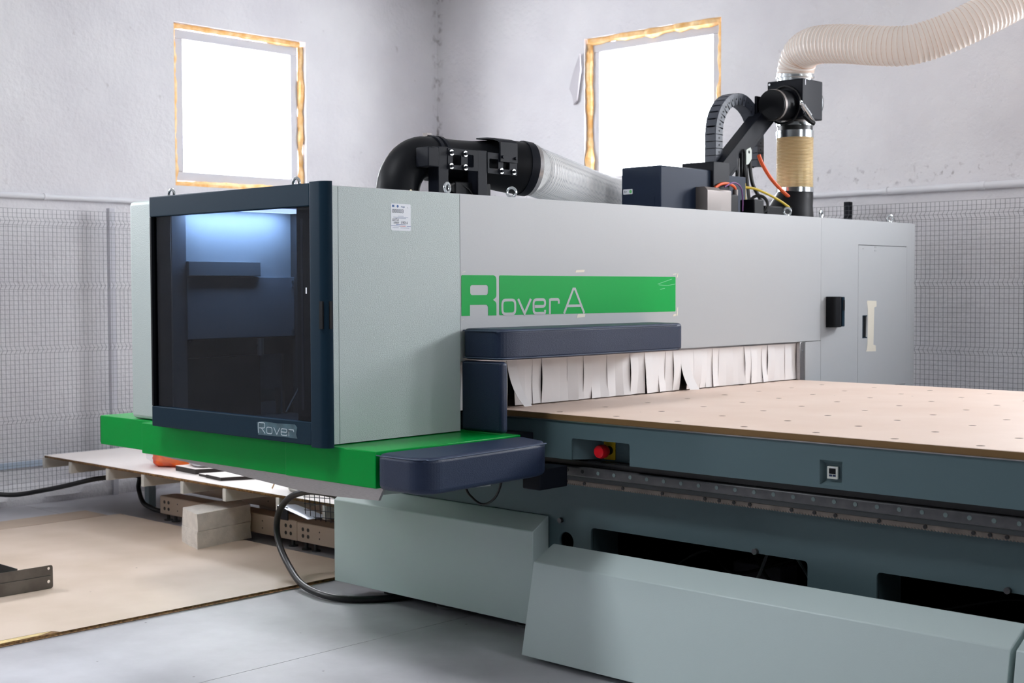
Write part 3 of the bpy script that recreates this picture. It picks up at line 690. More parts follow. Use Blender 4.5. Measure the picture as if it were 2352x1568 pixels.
# cabin shell
m = MB(); m.box(-5.555, -5.50, 3.49, 3.99, .965, ZT); m.box(-5.555, -5.50, 4.125, 4.24, .965, ZT); m.box(-5.555, -5.50, 3.99, 4.125, 1.105, ZT); m.box(-5.555, -5.50, 3.99, 4.09, .965, 1.04)
m.build('cabin_back', mat('cabin_inner_grey', (128, 134, 142), .5), G)
m = MB(); m.box(-5.50, XG-.02, 4.19, 4.21, .965, ZT-.004); m.box(-5.50, XG-.02, 3.48, 4.19, ZT-.025, ZT-.004); m.box(-5.5, XG-.02, 3.48, 4.19, .9615, .975); m.box(XG-.03, XG-.02, 3.48, 4.19, .975, ZT-.025)
m.build('cabin_lining', DARK, G)
m = MB(); m.box(-5.965, -5.556, 3.565, 4.24, .963, ZT+.012); m.build('rear_cover', GREYT, G, .02)
MB().box(-5.5, -5.47, 3.49, 3.565, .975, ZT-.03).build('inner_post', mat('inner_post_grey', (88, 92, 102), .5), G)
MB().box(-5.499, -5.45, 3.565, 3.972, 1.655, 1.724).build('inner_ledge', mat('inner_ledge_grey', (100, 106, 114), .5), G, .003)
MB().box(-5.499, -5.465, 3.565, 4.185, 1.36, 1.652).build('inner_plate', mat('inner_plate_grey', (112, 120, 132), .45), G, .003)
for y_, z_ in ((3.58, 1.70), (3.58, 1.35), (4.17, 1.63), (4.17, 1.60), (4.17, 1.39), (3.95, 1.32)): MB().cyl((-5.465, y_, z_), (-5.458, y_, z_), .006, 10).build('plate_screw', CHROME, G)
MB().box(-5.4995, -5.48, 3.565, 3.985, .98, 1.27).build('recess_shade_slab', BLACK, G); MB().box(-5.4995, -5.485, 4.13, 4.185, .98, 1.355).build('recess_shade_slab', BLACK, G)  # black slabs paint in the dark of a recess
MB().box(-5.4995, -5.485, 3.565, 4.185, 1.275, 1.358).build('recess_shade_slab', BLACK, G)
MB().box(-5.4995, -5.45, 3.97, 3.985, 1.27, 1.355).build('inner_tab', ALUM, G)
MB().cyl((-5.3, 4.0, 1.0), (-5.38, 4.15, 1.12), .006, 8).build('inner_hose', RUBBER, G)
glow_bar = MB().box(-5.45, -5.37, 3.62, 4.16, ZT-.045, ZT-.027).build('added_glow_bar', BARGLOW, G)  # added glowing bar in place of a pale reflection
al = bpy.data.lights.new('added_cabin_glow', 'AREA'); al.shape = 'RECTANGLE'; al.size = .07; al.size_y = .55; al.energy = 16; al.color = (.55, .76, 1)  # lamp added to give the upper cabin interior its blue glow
ao = bpy.data.objects.new('added_cabin_glow', al); COL.objects.link(ao); ao.location = (-5.41, 3.86, ZT-.05); ao.rotation_euler = (0, math.radians(12), 0); ao['kind'] = 'helper'

# cabin door
dl = empty('cabin_door', (-4.95, 3.44, .965)); dl.parent = G; dl.location = Vector((-4.95, 3.44, .965))-org(G)
MB().box(-5.553, -4.372, 3.425, 3.462, 1.926, 2.018).build('top_rail', FRAME, dl, .004)
MB().box(-5.553, -4.372, 3.425, 3.462, .963, 1.056).build('bottom_rail', FRAME, dl, .004)
MB().box(-5.553, -5.538, 3.425, 3.462, 1.056, 1.926).build('stile', BLACK, dl, .003)
m = MB(); m.prism(fillet([(-4.3705, 3.418), (-4.292, 3.418), (-4.268, 3.436), (-4.262, 3.460), (-4.3705, 3.460)], .014), 'z', .958, 2.022)
po = m.build('handle_post', FRAME, dl)
MB().box(-4.272, -4.2632, 3.438, 3.452, 1.435, 1.545).build('grip_slot', BLACK, dl); MB().box(-4.304, -4.284, 3.4165, 3.424, 1.435, 1.545).build('grip_slot', BLACK, dl)
flat('glass', rect(-5.539, 1.055, -4.372, 1.927), [], .006, FY(3.446), TINT, dl)
flat('printed_border', rect(-5.538, 1.056, -5.42, 1.926), [], .001, FY(3.451), mat('door_print_black', (22, 26, 36), .4), dl)
flat('printed_border', rect(-4.488, 1.056, -4.373, 1.926), [], .001, FY(3.451), BLACK, dl)
flat('border_slot', rrect(-4.462, 1.10, -4.448, 1.88, .004), [], .001, FY(3.4525+.0005-.003), mat('slot_grey_blue', (52, 62, 78), .4), dl)
flat('latch_mark', rect(-4.418, 1.575, -4.41, 1.60), [], .001, FY(3.4395), WHITE, dl)

# eye bolts along the top edge
def eye(x, y, ax, z=ZT):
    e_ = MB(); e_.torus((x, y, z+.034), ax, .021, .0065, 22, 8); e_.tube([(x, y, z), (x, y, z+.006), (x, y, z+.010), (x, y, z+.018)], [.018, .018, .010, .008], 14)
    return e_.build('eye_bolt', CHROME, G)
for (x, y, ax) in ((-4.42, 4.237, (1, .25, 0)), (-4.42, 4.652, (.8, -.9, 0)), (-4.42, 7.03, (.8, -.7, 0)), (-4.42, 7.41, (1, .2, 0)), (-4.42, 8.28, (1, -.5, 0))): eye(x, y, ax)
for (x, y, ax) in ((-5.42, 3.46, (0, 1, 0)), (-4.50, 3.46, (0, 1, 0))): eye(x, y, ax, 1.992)

# lettering on the beam
bn = flat('logo_banner', fillet([(4.464, 1.4715), (5.793, 1.4685), (5.793, 1.6495), (4.464, 1.6525)], .006), [], .0010, FX(XG), GREENV, bp_)
Rout = fillet([(4.223, 1.4725), (4.276, 1.4722)], 0, False)
outer = [(4.223, 1.4725), (4.276, 1.4722), (4.276, 1.5205)] + fillet([(4.276, 1.5205), (4.392, 1.5205), (4.392, 1.4715)], .018, False)[1:] + [(4.445, 1.4712)] + \
    fillet([(4.445, 1.4712), (4.445, 1.532), (4.418, 1.542), (4.445, 1.552), (4.445, 1.6525), (4.223, 1.6525)], .022, False, 6)[1:-1] + [(4.227, 1.6525), (4.223, 1.6485)]
flat('logo_initial', outer, [fillet([(4.278, 1.564), (4.392, 1.564), (4.392, 1.609), (4.278, 1.609)], .014)], .0010, FX(XG), GREENV, bp_)
def glyphs(y0s, z0, xh, wds, sw, capA=None):
    """strokes for o v e r (and A): list of (name, [(points, closed)])"""
    out = []
    def T(pts, i): return [(y0s[i]+p[0]*wds[i], z0+p[1]*xh) for p in pts]
    h = sw/2; out.append(('letter_o', [(fillet(T([(.06, .06), (.94, .06), (.94, .94), (.06, .94)], 0), xh*.30), True)]))
    out.append(('letter_v', [(T([(.04, 1), (.5, .06), (.96, 1)], 1), False)]))
    out.append(('letter_e', [(fillet(T([(.10, .50), (.94, .50), (.94, .94), (.06, .94), (.06, .06), (.94, .06), (.94, .28)], 2), xh*.28, False), False)]))
    out.append(('letter_r', [(T([(.08, 0), (.08, 1)], 3), False), (fillet(T([(.08, .62), (.08, .94), (.93, .94), (.93, .66)], 3), xh*.24, False), False)]))
    if capA: out.append(('letter_a', [(T([(.04, 0), (.46, 1.62), (.54, 1.62), (.96, 0)], 4), False), (T([(.17, .5), (.83, .5)], 4), False)]))
    return out
for nm, strokes in glyphs([4.477, 4.584, 4.687, 4.800, 4.901], 1.4718, .0725, [.097, .094, .091, .075, .161], .0105, True):
    m = MB()
    for q, (p, cl) in enumerate(strokes): m.ribbon(p, .0128, FX(XG+.0009), .0007+.0002*q, cl)
    m.build(nm, GREY, bn)
for pts in ([(5.64, 1.612), (5.76, 1.638)], [(5.65, 1.608), (5.72, 1.604), (5.79, 1.612)], [(5.66, 1.585), (5.70, 1.59)]):
    m = MB(); m.ribbon(pts, .0018, FX(XG+.0009), .0006); m.build('crease', mat('pale_green_crease', (150, 214, 176), .4), bn)
for (a0, z0, a1, z1) in ((4.99, 1.668, 5.06, 1.682), (5.00, 1.45, 5.065, 1.4685), (5.80, 1.445, 5.815, 1.49), (5.77, 1.443, 5.80, 1.456), (5.80, 1.645, 5.815, 1.668), (5.765, 1.66, 5.80, 1.667), (4.225, 1.664, 4.25, 1.669), (4.222, 1.452, 4.238, 1.457)):
    flat('tape_scrap', [(a0, z0), (a1-.004, z0+.003), (a1, z1), (a0+.008, z1-.002)], [], .0012, FX(XG), CREAM, bp_)
# inventory label on the cabin side
lb = flat('inventory_label', rrect(3.813, 1.838, 3.925, 1.951, .007), [], .0008, FX(XG), WHITE, cs)
f8 = lambda y0, z0: (lambda u_, v_, h: (XG+.0008+h, y0+u_, z0+v_))
flat('logo_mark', rect(3.820, 1.936, 3.832, 1.945), [], .0005, FX(XG+.0008), BLUEI, lb); flat('logo_mark', circ(3.851, 1.940, .0056, 14), [], .0005, FX(XG+.0008), BLUEI, lb)
text('logo_word', 'Regio', .009, f8(3.871, 1.936), BLUEI, lb); text('logo_tick', 'L', .008, f8(3.907, 1.934), INK, lb)
text('handwritten_number', '000003', .023, f8(3.820, 1.912), INK, lb, sx=.95)
text('handwritten_series', 'SEITA', .015, f8(3.819, 1.878), INK, lb, shear=.25)
text('handwritten_code', '10000', .012, f8(3.826, 1.867), INK, lb, shear=.3); text('handwritten_code', '59016', .0175, f8(3.868, 1.866), INK, lb, shear=.2, sx=.9)
for a0, a1, z, c in ((3.853, 3.884, 1.898, FADE), (3.827, 3.910, 1.8935, FADE), (3.838, 3.898, 1.889, FADE), (3.813, 3.864, 1.8565, BLUEI), (3.864, 3.895, 1.8565, REDI), (3.902, 3.925, 1.8565, BLUEI), (3.822, 3.856, 1.849, FADE), (3.866, 3.916, 1.849, FADE), (3.842, 3.897, 1.8625, BLUEI)):
    flat('print_line', rect(a0, z, a1, z+.0016 if c is not BLUEI or a1-a0 < .06 else z+.0016), [], .0005, FX(XG+.0008), c, lb)
# film badge on the door's bottom rail
fb = flat('film_badge', [(-4.738, 1.034), (-4.70, 1.040), (-4.60, 1.038), (-4.478, 1.041), (-4.463, 1.030), (-4.47, 1.0), (-4.462, .984), (-4.56, .985), (-4.64, .983), (-4.73, .982), (-4.735, 1.01)], [], .0008, FY(3.425), AFILM, dl)
SILV = mat('silver_print', (190, 202, 208), .35)
fy = FY(3.4240)
m = MB(); y0, y1 = -4.727, -4.682
m.ribbon(fillet([(y0, .990), (y0, 1.034), (y1, 1.034), (y1, 1.013), (y0+.006, 1.011)], .008, False), .0036, fy); m.ribbon([(y0+.022, 1.011), (y1+.002, .990)], .0036, fy); m.build('letter_r', SILV, fb)
for nm, strokes in glyphs([-4.672, -4.622, -4.573, -4.521], .990, .030, [.042, .045, .044, .038], .0034):
    m = MB()
    for p, cl in strokes: m.ribbon(p, .0034, fy, .0006, cl)
    m.build(nm, SILV, fb)

# small control box on the end panel
cbx = empty('door_switch', (XG, 7.40, 1.44)); tag(cbx, 'small black switch box mounted on the grey end panel', 'switch box')
MB().prism(fillet([(XG, 7.30), (XG+.045, 7.296), (XG+.062, 7.31), (XG+.062, 7.37), (XG+.04, 7.42), (XG, 7.42)], .012), 'z', 1.350, 1.535).build('housing', BLACK, cbx)
MB().box(XG+.0005, XG+.045, 7.421, 7.452, 1.352, 1.533).build('key_block', FRAME, cbx, .004)
MB().box(XG+.0455, XG+.0475, 7.426, 7.447, 1.45, 1.515).build('key_slot', BLACK, cbx)

# ------------------------------------------------------------------ extraction duct on the beam, left
def arc3(c, a0, a1, R, n, f): return [f(c, R*math.cos(a0+(a1-a0)*i/n), R*math.sin(a0+(a1-a0)*i/n)) for i in range(n+1)]
D = tag(empty('extraction_duct', (-4.78, 4.5, ZT+.002)), 'black elbow extraction duct with bolted bracket on top of the cabin', 'duct')
DX, DZ = -4.80, 2.215
el = [(DX, 4.28, 2.0115), (DX, 4.28, 2.04)]+[(DX, 4.46-.18*math.cos(a), 2.035+.18*math.sin(a)) for a in [math.pi/2*k/12 for k in range(1, 13)]]+[(DX, 4.52, DZ)]
MB().tube(el, .102, 28).build('elbow', BLACK, D)
MB().tube([(DX, 4.28, 2.0115), (DX, 4.28, 2.026)], .118, 28).build('elbow_flange', BLACK, D)
for y_ in (4.475, 4.515): MB().ring((DX, y_, DZ), (DX, y_+.022, DZ), .109, .098, 32).build('hose_clamp', BLACKM, D)
MB().box(DX-.03, DX+.0, 4.47, 4.50, DZ+.104, DZ+.12).build('clamp_screw', ALUM, D)
MB().tube([(DX, 4.50, DZ), (DX, 4.60, DZ-.005), (DX+.01, 4.75, DZ-.010), (DX+.03, 4.86, DZ-.01), (DX+.06, 4.95, DZ-.015), (DX+.085, 5.03, DZ-.02)], [.102, .104, .110, .120, .130, .133], 28).build('transition_pipe', BLACK, D)
ax1 = Vector((.28, .95, -.10)).normalized(); c0 = Vector((DX+.085, 5.03, DZ-.02))
MB().ring(c0-ax1*.01, c0+ax1*.035, .137, .12, 36).build('end_clamp', BLACKM, D)
MB().ring(c0+ax1*.035, c0+ax1*.06, .131, .12, 36).build('end_band', STEEL, D)
br = empty('bracket', (-4.63, 4.6, ZT)); br.parent = D; br.location = org(br)-org(D)
for y_ in (4.372, 4.63):
    m = MB(); m.box(-4.69, -4.62, y_, y_+.066, 2.012, 2.252); m.build('bracket_post', BLACKM, br, .004)
flat('bracket_plate', rect(4.432, 2.15, 4.63, 2.247), [rrect(4.462, 2.170, 4.518, 2.218, .010), rrect(4.56, 2.165, 4.60, 2.225, .008)], .008, FX(-4.625), BLACKM, br)
flat('bracket_plate', rect(4.695, 2.145, 4.90, 2.245), [rrect(4.706, 2.170, 4.768, 2.216, .006), rrect(4.802, 2.170, 4.848, 2.205, .006)], .008, FX(-4.625), BLACKM, br)
m = MB(); m.prism([(4.775, 2.205), (4.895, 2.205), (4.895, 2.300), (4.775, 2.300)], 'x', -4.617, -4.608)
m.prism([(-4.617, 2.296), (-4.608, 2.296), (-4.618, 2.310), (-4.65, 2.322), (-4.70, 2.328), (-4.775, 2.331), (-4.775, 2.324), (-4.70, 2.320), (-4.655, 2.314), (-4.626, 2.304)], 'y', 4.775, 4.895)
m.build('saddle', BLACKM, br)
m = MB(); m.box(-4.70, -4.615, 4.305, 4.372, 2.155, 2.245); m.build('clamp_block', BLACKM, br, .004)
for y_, z_ in ((4.449, 2.226), (4.54, 2.226), (4.448, 2.163), (4.54, 2.163), (4.790, 2.228), (4.88, 2.226), (4.785, 2.160), (4.872, 2.160)):
    m = MB(); m.cyl((-4.617, y_, z_), (-4.609, y_, z_), .0135, 16); b = m.build('washer', CHROME, br); 
    MB().tube([(-4.609, y_, z_), (-4.60, y_, z_)], .0078, 6).build('bolt_head', BLACKM, b)
m = MB(); m.tube(smoothpath([(-4.66, 4.66, 2.01), (-4.66, 4.60, 2.07), (-4.67, 4.53, 2.09), (-4.66, 4.46, 2.06), (-4.66, 4.44, 2.01)]), .007, 8); m.tube(smoothpath([(-4.70, 4.70, 2.01), (-4.70, 4.62, 2.055), (-4.70, 4.52, 2.05), (-4.69, 4.45, 2.01)]), .007, 8)
tag(m.build('hose_loop', RUBBER, origin=(-4.66, 4.55, 2.01)), 'black air hoses looping between the bracket posts on the cabin', 'hose')
m = MB(); m.box(-4.80, -4.66, 4.52, 4.76, 2.012, 2.10); tag(m.build('valve_block', BLACK, None, .006, origin=(-4.73, 4.62, 2.01)), 'black valve block under the extraction duct', 'valve')
m = MB(); m.torus((-4.60, 4.185, 2.026), (.9, .4, .2), .013, .003, 16, 6); tag(m.build('wire_loop', mat('cream_wire', (226, 216, 180), .5), origin=(-4.6, 4.185, 2.01)), 'tiny cream wire loop on the cabin roof beside the elbow', 'wire')

# ------------------------------------------------------------------ ribbed hoses
def hose(name, ctrl, r, pitch, film, wire, label, wr=.0022, group=None, amp=.035):
    e_ = tag(empty(name, ctrl[0]), label, 'hose', group)
    K = 8; P2 = resample(smoothpath(ctrl, 16), pitch/K); nn = None; vs_ = []; pts = []; n = 32
    for i, p in enumerate(P2):
        t = (P2[min(i+1, len(P2)-1)]-P2[max(i-1, 0)]).normalized()
        if nn is None:
            ref = Vector((0, 0, 1)) if abs(t.z) < .9 else Vector((1, 0, 0)); nn = ref-t*ref.dot(t)
        nn = (nn-t*nn.dot(t)).normalized(); bb = t.cross(nn); s0 = i/K
        for k in range(n):
            a = 2*math.pi*k/n; d = (s0-k/n) % 1; g = .5+.5*math.cos(2*math.pi*d)     # ridge where the spiral wire runs
            vs_.append(p+(nn*math.cos(a)+bb*math.sin(a))*r*(1-amp*(1-g)))
        for q in range(3):
            f = q/3; a = 2*math.pi*(s0+f/K); pp = p.lerp(P2[min(i+1, len(P2)-1)], f)
            pts.append(pp+(nn*math.cos(a)+bb*math.sin(a))*(r*.9985))
    m = MB(); m.add(vs_, [(i*n+k, i*n+(k+1) % n, (i+1)*n+(k+1) % n, (i+1)*n+k) for i in range(len(P2)-1) for k in range(n)]); m.build('sleeve', film, e_)
    MB().tube(pts[:-3], wr, 5).build('spiral_wire', wire, e_)
    return e_
hose('extraction_hose', [tuple(c0+ax1*.05), (-4.74, 5.22, 2.175), (-4.90, 5.59, 2.160), (-5.10, 6.12, 2.128), (-5.20, 6.53, 2.115), (-5.22, 7.0, 2.13)], .124, .022, HOSEB, GREYW, 'white ribbed hose running from the black elbow duct to the slate box', .0016, amp=.045)

# ------------------------------------------------------------------ head unit on the right of the beam
hb = tag(empty('spindle_housing', (-4.6, 6.1, ZT+.002)), 'slate blue-black spindle housing box on top of the beam', 'housing')
m = MB(); m.box(-4.77, -4.50, 5.90, 6.40, 2.012, 2.252); m.build('box_body', SLATE, hb, .008)
m = MB(); m.box(-4.70, -4.54, 5.897, 5.90, 2.03, 2.085); m.build('access_plate', SLATE, hb)
flat('label_tag', rrect(-4.755, 2.105, -4.69, 2.133, .004), [], .001, FY(5.8985), WHITE, hb)
flat('label_dot', circ(-4.703, 2.119, .009, 14), [], .0006, FY(5.897), mat('green_dot', (110, 200, 120), .5), hb); text('label_mark', 'R+', .018, lambda u_, v_, h: (-4.748+u_, 5.8975-h, 2.113+v_), INK, hb)
m = MB(); m.box(-4.70, -4.48, 6.36, 6.52, 2.012, 2.30); m.build('mast_foot', BLACKM, hb, .005)
m = MB(); m.box(-4.62, -4.60, 6.52, 6.86, 2.012, 2.245); m.build('back_plate', SLATE, hb, .003)
m = MB(); m.box(-4.70, -4.66, 6.62, 6.92, 2.012, 2.235); m.build('back_plate', SLATE, hb, .003)
m = MB(); m.tube([(-4.62, 6.05, 2.254), (-4.62, 6.07, 2.262), (-4.62, 6.13, 2.262)], .006, 6); m.box(-4.66, -4.56, 6.0, 6.2, 2.252, 2.256); m.build('lid_latch', ALUM, hb)
# bare motor
mo = tag(empty('servo_motor', (-4.5, 6.4, ZT+.002)), 'bare silver servo motor in front of the spindle housing', 'motor')
m = MB(); m.prism(fillet([(-4.56, 2.012), (-4.42, 2.012), (-4.42, 2.13), (-4.44, 2.15), (-4.54, 2.15), (-4.56, 2.12)], .004), 'y', 6.22, 6.35); m.build('motor_flange', ALUM, mo)
m = MB(); m.box(-4.55, -4.43, 6.352, 6.47, 2.012, 2.14); m.build('motor_body', ALUM, mo, .01)
m = MB(); m.box(-4.54, -4.44, 6.472, 6.55, 2.012, 2.12); m.build('encoder_cap', BLACK, mo, .008)
m = MB(); m.cyl((-4.47, 6.56, 2.05), (-4.47, 6.56, 2.15), .016, 14); m.build('cable_gland', ALUM, mo)
m = MB(); m.box(-4.52, -4.42, 6.68, 6.78, 2.012, 2.10); m.build('connector_box', BLACK, mo, .006)
def cable(name, pts, r, c, label, group='cables on top of the beam', n=8):
    return tag(MB().tube(smoothpath(pts), r, n).build(name, c, origin=pts[0]), label, 'cable', group)
cable('motor_cable', [(-4.47, 6.36, 2.15), (-4.47, 6.42, 2.175), (-4.47, 6.49, 2.18), (-4.47, 6.55, 2.165), (-4.47, 6.565, 2.13)], .0085, ORANGE, 'orange cable arching over the silver servo motor')
cable('motor_cable', [(-4.46, 6.44, 2.16), (-4.46, 6.53, 2.188), (-4.46, 6.60, 2.165), (-4.46, 6.62, 2.10), (-4.46, 6.62, 2.03)], .004, PURP, 'thin purple cable arching behind the orange motor cable')
cable('power_cable', [(-4.80, 7.30, 2.42), (-4.79, 7.33, 2.36), (-4.77, 7.39, 2.28), (-4.74, 7.46, 2.21), (-4.70, 7.52, 2.15)], .012, ORANGE, 'orange cable slanting down from the cable chain to the black elbow')
cable('earth_cable', [(-4.72, 7.02, 2.20), (-4.70, 7.10, 2.195), (-4.68, 7.2, 2.17), (-4.66, 7.32, 2.13), (-4.64, 7.40, 2.09)], .008, YCAB, 'yellow and green cable drooping towards the black elbow')
cable('earth_cable', [(-4.70, 7.0, 2.22), (-4.68, 6.97, 2.14), (-4.66, 6.98, 2.06), (-4.64, 7.04, 2.015)], .007, YCAB, 'yellow cable hanging down beside the cable chain end')
cable('data_cable', [(-4.82, 7.16, 2.42), (-4.80, 7.16, 2.30), (-4.76, 7.12, 2.18), (-4.72, 7.10, 2.02)], .014, RUBBER, 'thick black cable dropping from the cable chain onto the beam')
cable('data_cable', [(-4.82, 7.22, 2.42), (-4.78, 7.20, 2.24), (-4.74, 7.24, 2.12), (-4.72, 7.20, 2.02)], .012, RUBBER, 'black cable bundled beside the thick one below the chain')
tag(MB().torus((-4.70, 7.15, 2.10), (.7, -.7, .1), .055, .010, 24, 8).build('cable_loop', RUBBER, origin=(-4.7, 7.15, 2.05)), 'coiled black cable loop below the cable chain', 'cable', 'cables on top of the beam')

# cable chain
ch = tag(empty('cable_chain', (-4.92, 7.28, ZT)), 'grey segmented cable chain bent in a tall arch above the beam', 'cable chain')
cy_, cz, Rm = 7.215, 2.535, .228
path = [Vector((-4.92, cy_-Rm, z)) for z in [2.10+.01*i for i in range(42)]]+[Vector((-4.92, cy_-Rm*math.cos(a), cz+Rm*1.02*math.sin(a))) for a in [math.pi*k/60 for k in range(61)]]+[Vector((-4.92, cy_+Rm, 2.53-.01*i)) for i in range(1, 20)]
LK = resample(path, .043); CHN = mat('chain_plastic', (58, 64, 76), .5); CHS = mat('chain_seam', (36, 40, 48), .6)
for a, b in zip(LK, LK[1:]):
    t = (b-a).normalized(); c = (a+b)/2; x_ = Vector((1, 0, 0)); n_ = t.cross(x_)
    m = MB(); m.obox(c+x_*.036, t, n_, x_, .0235, .036, .005); m.obox(c-x_*.036, t, n_, x_, .0235, .036, .005)
    m.obox(c+n_*.033, t, n_, x_, .0195, .0035, .034); m.obox(c-n_*.033, t, n_, x_, .0195, .0035, .034)
    lk = m.build('chain_link', CHN, ch)
    MB().cyl(c+x_*.041, c+x_*.044, .006, 8).build('link_pin', CHS, lk)
flat('chain_bracket', [(7.155, 2.44), (7.20, 2.46), (7.215, 2.44), (7.215, 2.39), (7.18, 2.355), (7.155, 2.35)], [circ(7.185, 2.43, .010, 12)], .006, FX(-4.80), mat('pale_bracket', (188, 196, 188), .5), ch)
m = MB(); m.box(-4.86, -4.81, 7.13, 7.20, 2.16, 2.42); m.build('chain_end_mount', BLACK, ch, .004)
tag(MB().cyl((-4.72, 6.96, 2.01), (-4.72, 6.96, 2.37), .008, 10).build('guide_rod', RAIL, origin=(-4.72, 6.96, 2.01)), 'thin upright steel rod beside the cable chain', 'rod')

# suction tower: elbow, straw hose, junction cube, diagonal arm
T = tag(empty('suction_tower', (-4.75, 7.64, ZT+.002)), 'black suction junction with straw-coloured hose section and diagonal arm above the beam', 'duct')
TX, TY = -4.75, 7.64
bt = [(TX, 7.30, 2.075), (TX, 7.40, 2.075)]
m = MB(); m.tube([(TX, TY-.06, 2.01), (TX, TY-.055, 2.06), (TX, TY-.02, 2.13), (TX, TY, 2.18), (TX, TY, 2.205)], [.155, .150, .128, .118, .116], 28); m.build('elbow_boot', BLACK, T)
m = MB(); m.box(TX-.10, TX+.09, 7.18, 7.50, 2.012, 2.095); m.build('suction_channel', BLACK, T, .01)
MB().ring((TX, TY, 2.198), (TX, TY, 2.228), .119, .105, 32).build('hose_clamp', CHROME, T)
hs = [Vector((TX, TY, 2.225+.3275*i/200)) for i in range(201)]
MB().tube(hs, [.113+.0035*math.cos(2*math.pi*i*36/200) for i in range(201)], 32).build('straw_hose', YHOSE, T)
pts = []
for i in range(36*14+1):
    a = 2*math.pi*i/14; pts.append((TX+.1165*math.cos(a), TY+.1165*math.sin(a), 2.227+.322*i/(36*14)))
MB().tube(pts, .0013, 5).build('spiral_wire', YWIRE, T)
MB().ring((TX, TY, 2.545), (TX, TY, 2.590), .119, .10, 32).build('hose_clamp', CHROME, T)
MB().ring((TX, TY, 2.590), (TX, TY, 2.635), .112, .09, 32).build('rubber_cuff', RUBBER, T); MB().ring((TX, TY, 2.620), (TX, TY, 2.64), .118, .09, 32).build('hose_clamp', CHROME, T)
MB().cyl((TX, TY, 2.635), (TX, TY, 2.665), .085, 28).build('lower_neck', ALUM, T)
m = MB(); m.box(-4.885, -4.625, 7.525, 7.765, 2.658, 2.905); m.build('junction_cube', BLACKM, T, .006)
MB().ring((TX, TY, 2.905), (TX, TY, 2.927), .113, .09, 32).build('upper_collar', CHROME, T); MB().ring((TX, TY, 2.925), (TX, TY, 2.934), .122, .09, 32).build('upper_bead', CHROME, T); MB().ring((TX, TY, 2.934), (TX, TY, 2.955), .117, .09, 32).build('hose_clamp', CHROME, T)
cn = Vector((-4.755, 7.525, 2.745))
MB().cyl(cn, cn+Vector((0, -.155, -.012)), .095, 32).build('side_nozzle', BLACK, T); MB().torus(cn+Vector((0, -.006, 0)), (0, 1, 0), .118, .007, 36, 8).build('nozzle_gasket', RUBBER, T)
MB().ring(cn+Vector((0, -.120, -.009)), cn+Vector((0, -.142, -.011)), .0985, .09, 32).build('nozzle_band', ALUM, T)
MB().ring((-4.755, 7.765, 2.775), (-4.755, 7.80, 2.775), .118, .09, 32).build('rear_nozzle', BLACK, T); MB().ring((-4.755, 7.772, 2.775), (-4.755, 7.788, 2.775), .122, .1, 32).build('rear_band', CHROME, T)
MB().cyl((-4.885+.02, 7.524, 2.885), (-4.865, 7.517, 2.885), .008, 10).build('cube_screw', CHROME, T); MB().box(-4.6245, -4.6235, 7.555, 7.560, 2.865, 2.90).build('scratch_mark', WHITE, T)
# diagonal arm
a, b = Vector((-4.87, 6.84, 2.20)), Vector((-4.87, 7.50, 2.725)); t = (b-a).normalized(); n_ = Vector((1, 0, 0)).cross(t).normalized(); x_ = t.cross(n_)
m = MB(); m.obox((a+b)/2, t, n_, x_, (b-a).length/2, .052, .045); m.build('diagonal_arm', BLACKM, T, .004)
m = MB(); m.obox((a+b)/2-n_*.058+x_*.01, t, n_, x_, (b-a).length/2*.96, .016, .03); m.build('arm_web', BLACKM, T, .003)
m = MB(); m.box(-4.88, -4.862, 7.37, 7.515, 2.66, 2.80); m.build('arm_plate', BLACKM, T, .003)
MB().box(-4.93, -4.81, 6.70, 6.92, 2.012, 2.31).build('arm_foot', BLACKM, T, .005)
# pneumatic cylinder
pa, pb = Vector((-4.62, 7.50, 2.745)), Vector((-4.575, 7.58, 2.63))
m = MB().tube([pa, pa+(pb-pa)*.12], .012, 12).tube([pa+(pb-pa)*.12, pa+(pb-pa)*.68], .0175, 14).tube([pa+(pb-pa)*.68, pb], .010, 10); pc = m.build('air_cylinder', CHROME, T)
MB().torus(pa, (1, 0, 0), .012, .006, 12, 6).build('clevis', CHROME, pc)
m = MB().tube([pb+Vector((-.03, -.08, .04)), pb+Vector((-.01, -.03, .0)), pb+Vector((.0, .0, -.01))], .014, 10); m.build('lever', BLACK, pc)
hose('ceiling_hose', [(-4.75, 7.64, 2.94), (-4.735, 7.632, 3.005), (-4.675, 7.60, 3.075), (-4.53, 7.535, 3.098), (-4.319, 7.504, 3.075), (-4.109, 7.495, 3.038), (-3.928, 7.528, 3.019), (-3.775, 7.607, 3.056), (-3.624, 7.685, 3.123), (-3.479, 7.828, 3.224), (-3.334, 7.972, 3.338), (-3.153, 8.152, 3.495), (-2.937, 8.37, 3.723), (-2.75, 8.55, 4.0), (-2.65, 8.65, 4.39)], .118, .0265, HOSE, COPPER, 'large pale ribbed hose rising from the suction junction to the ceiling', .0013)
_h = [o for o in bpy.data.objects if o.name.startswith('ceiling_hose')][0]

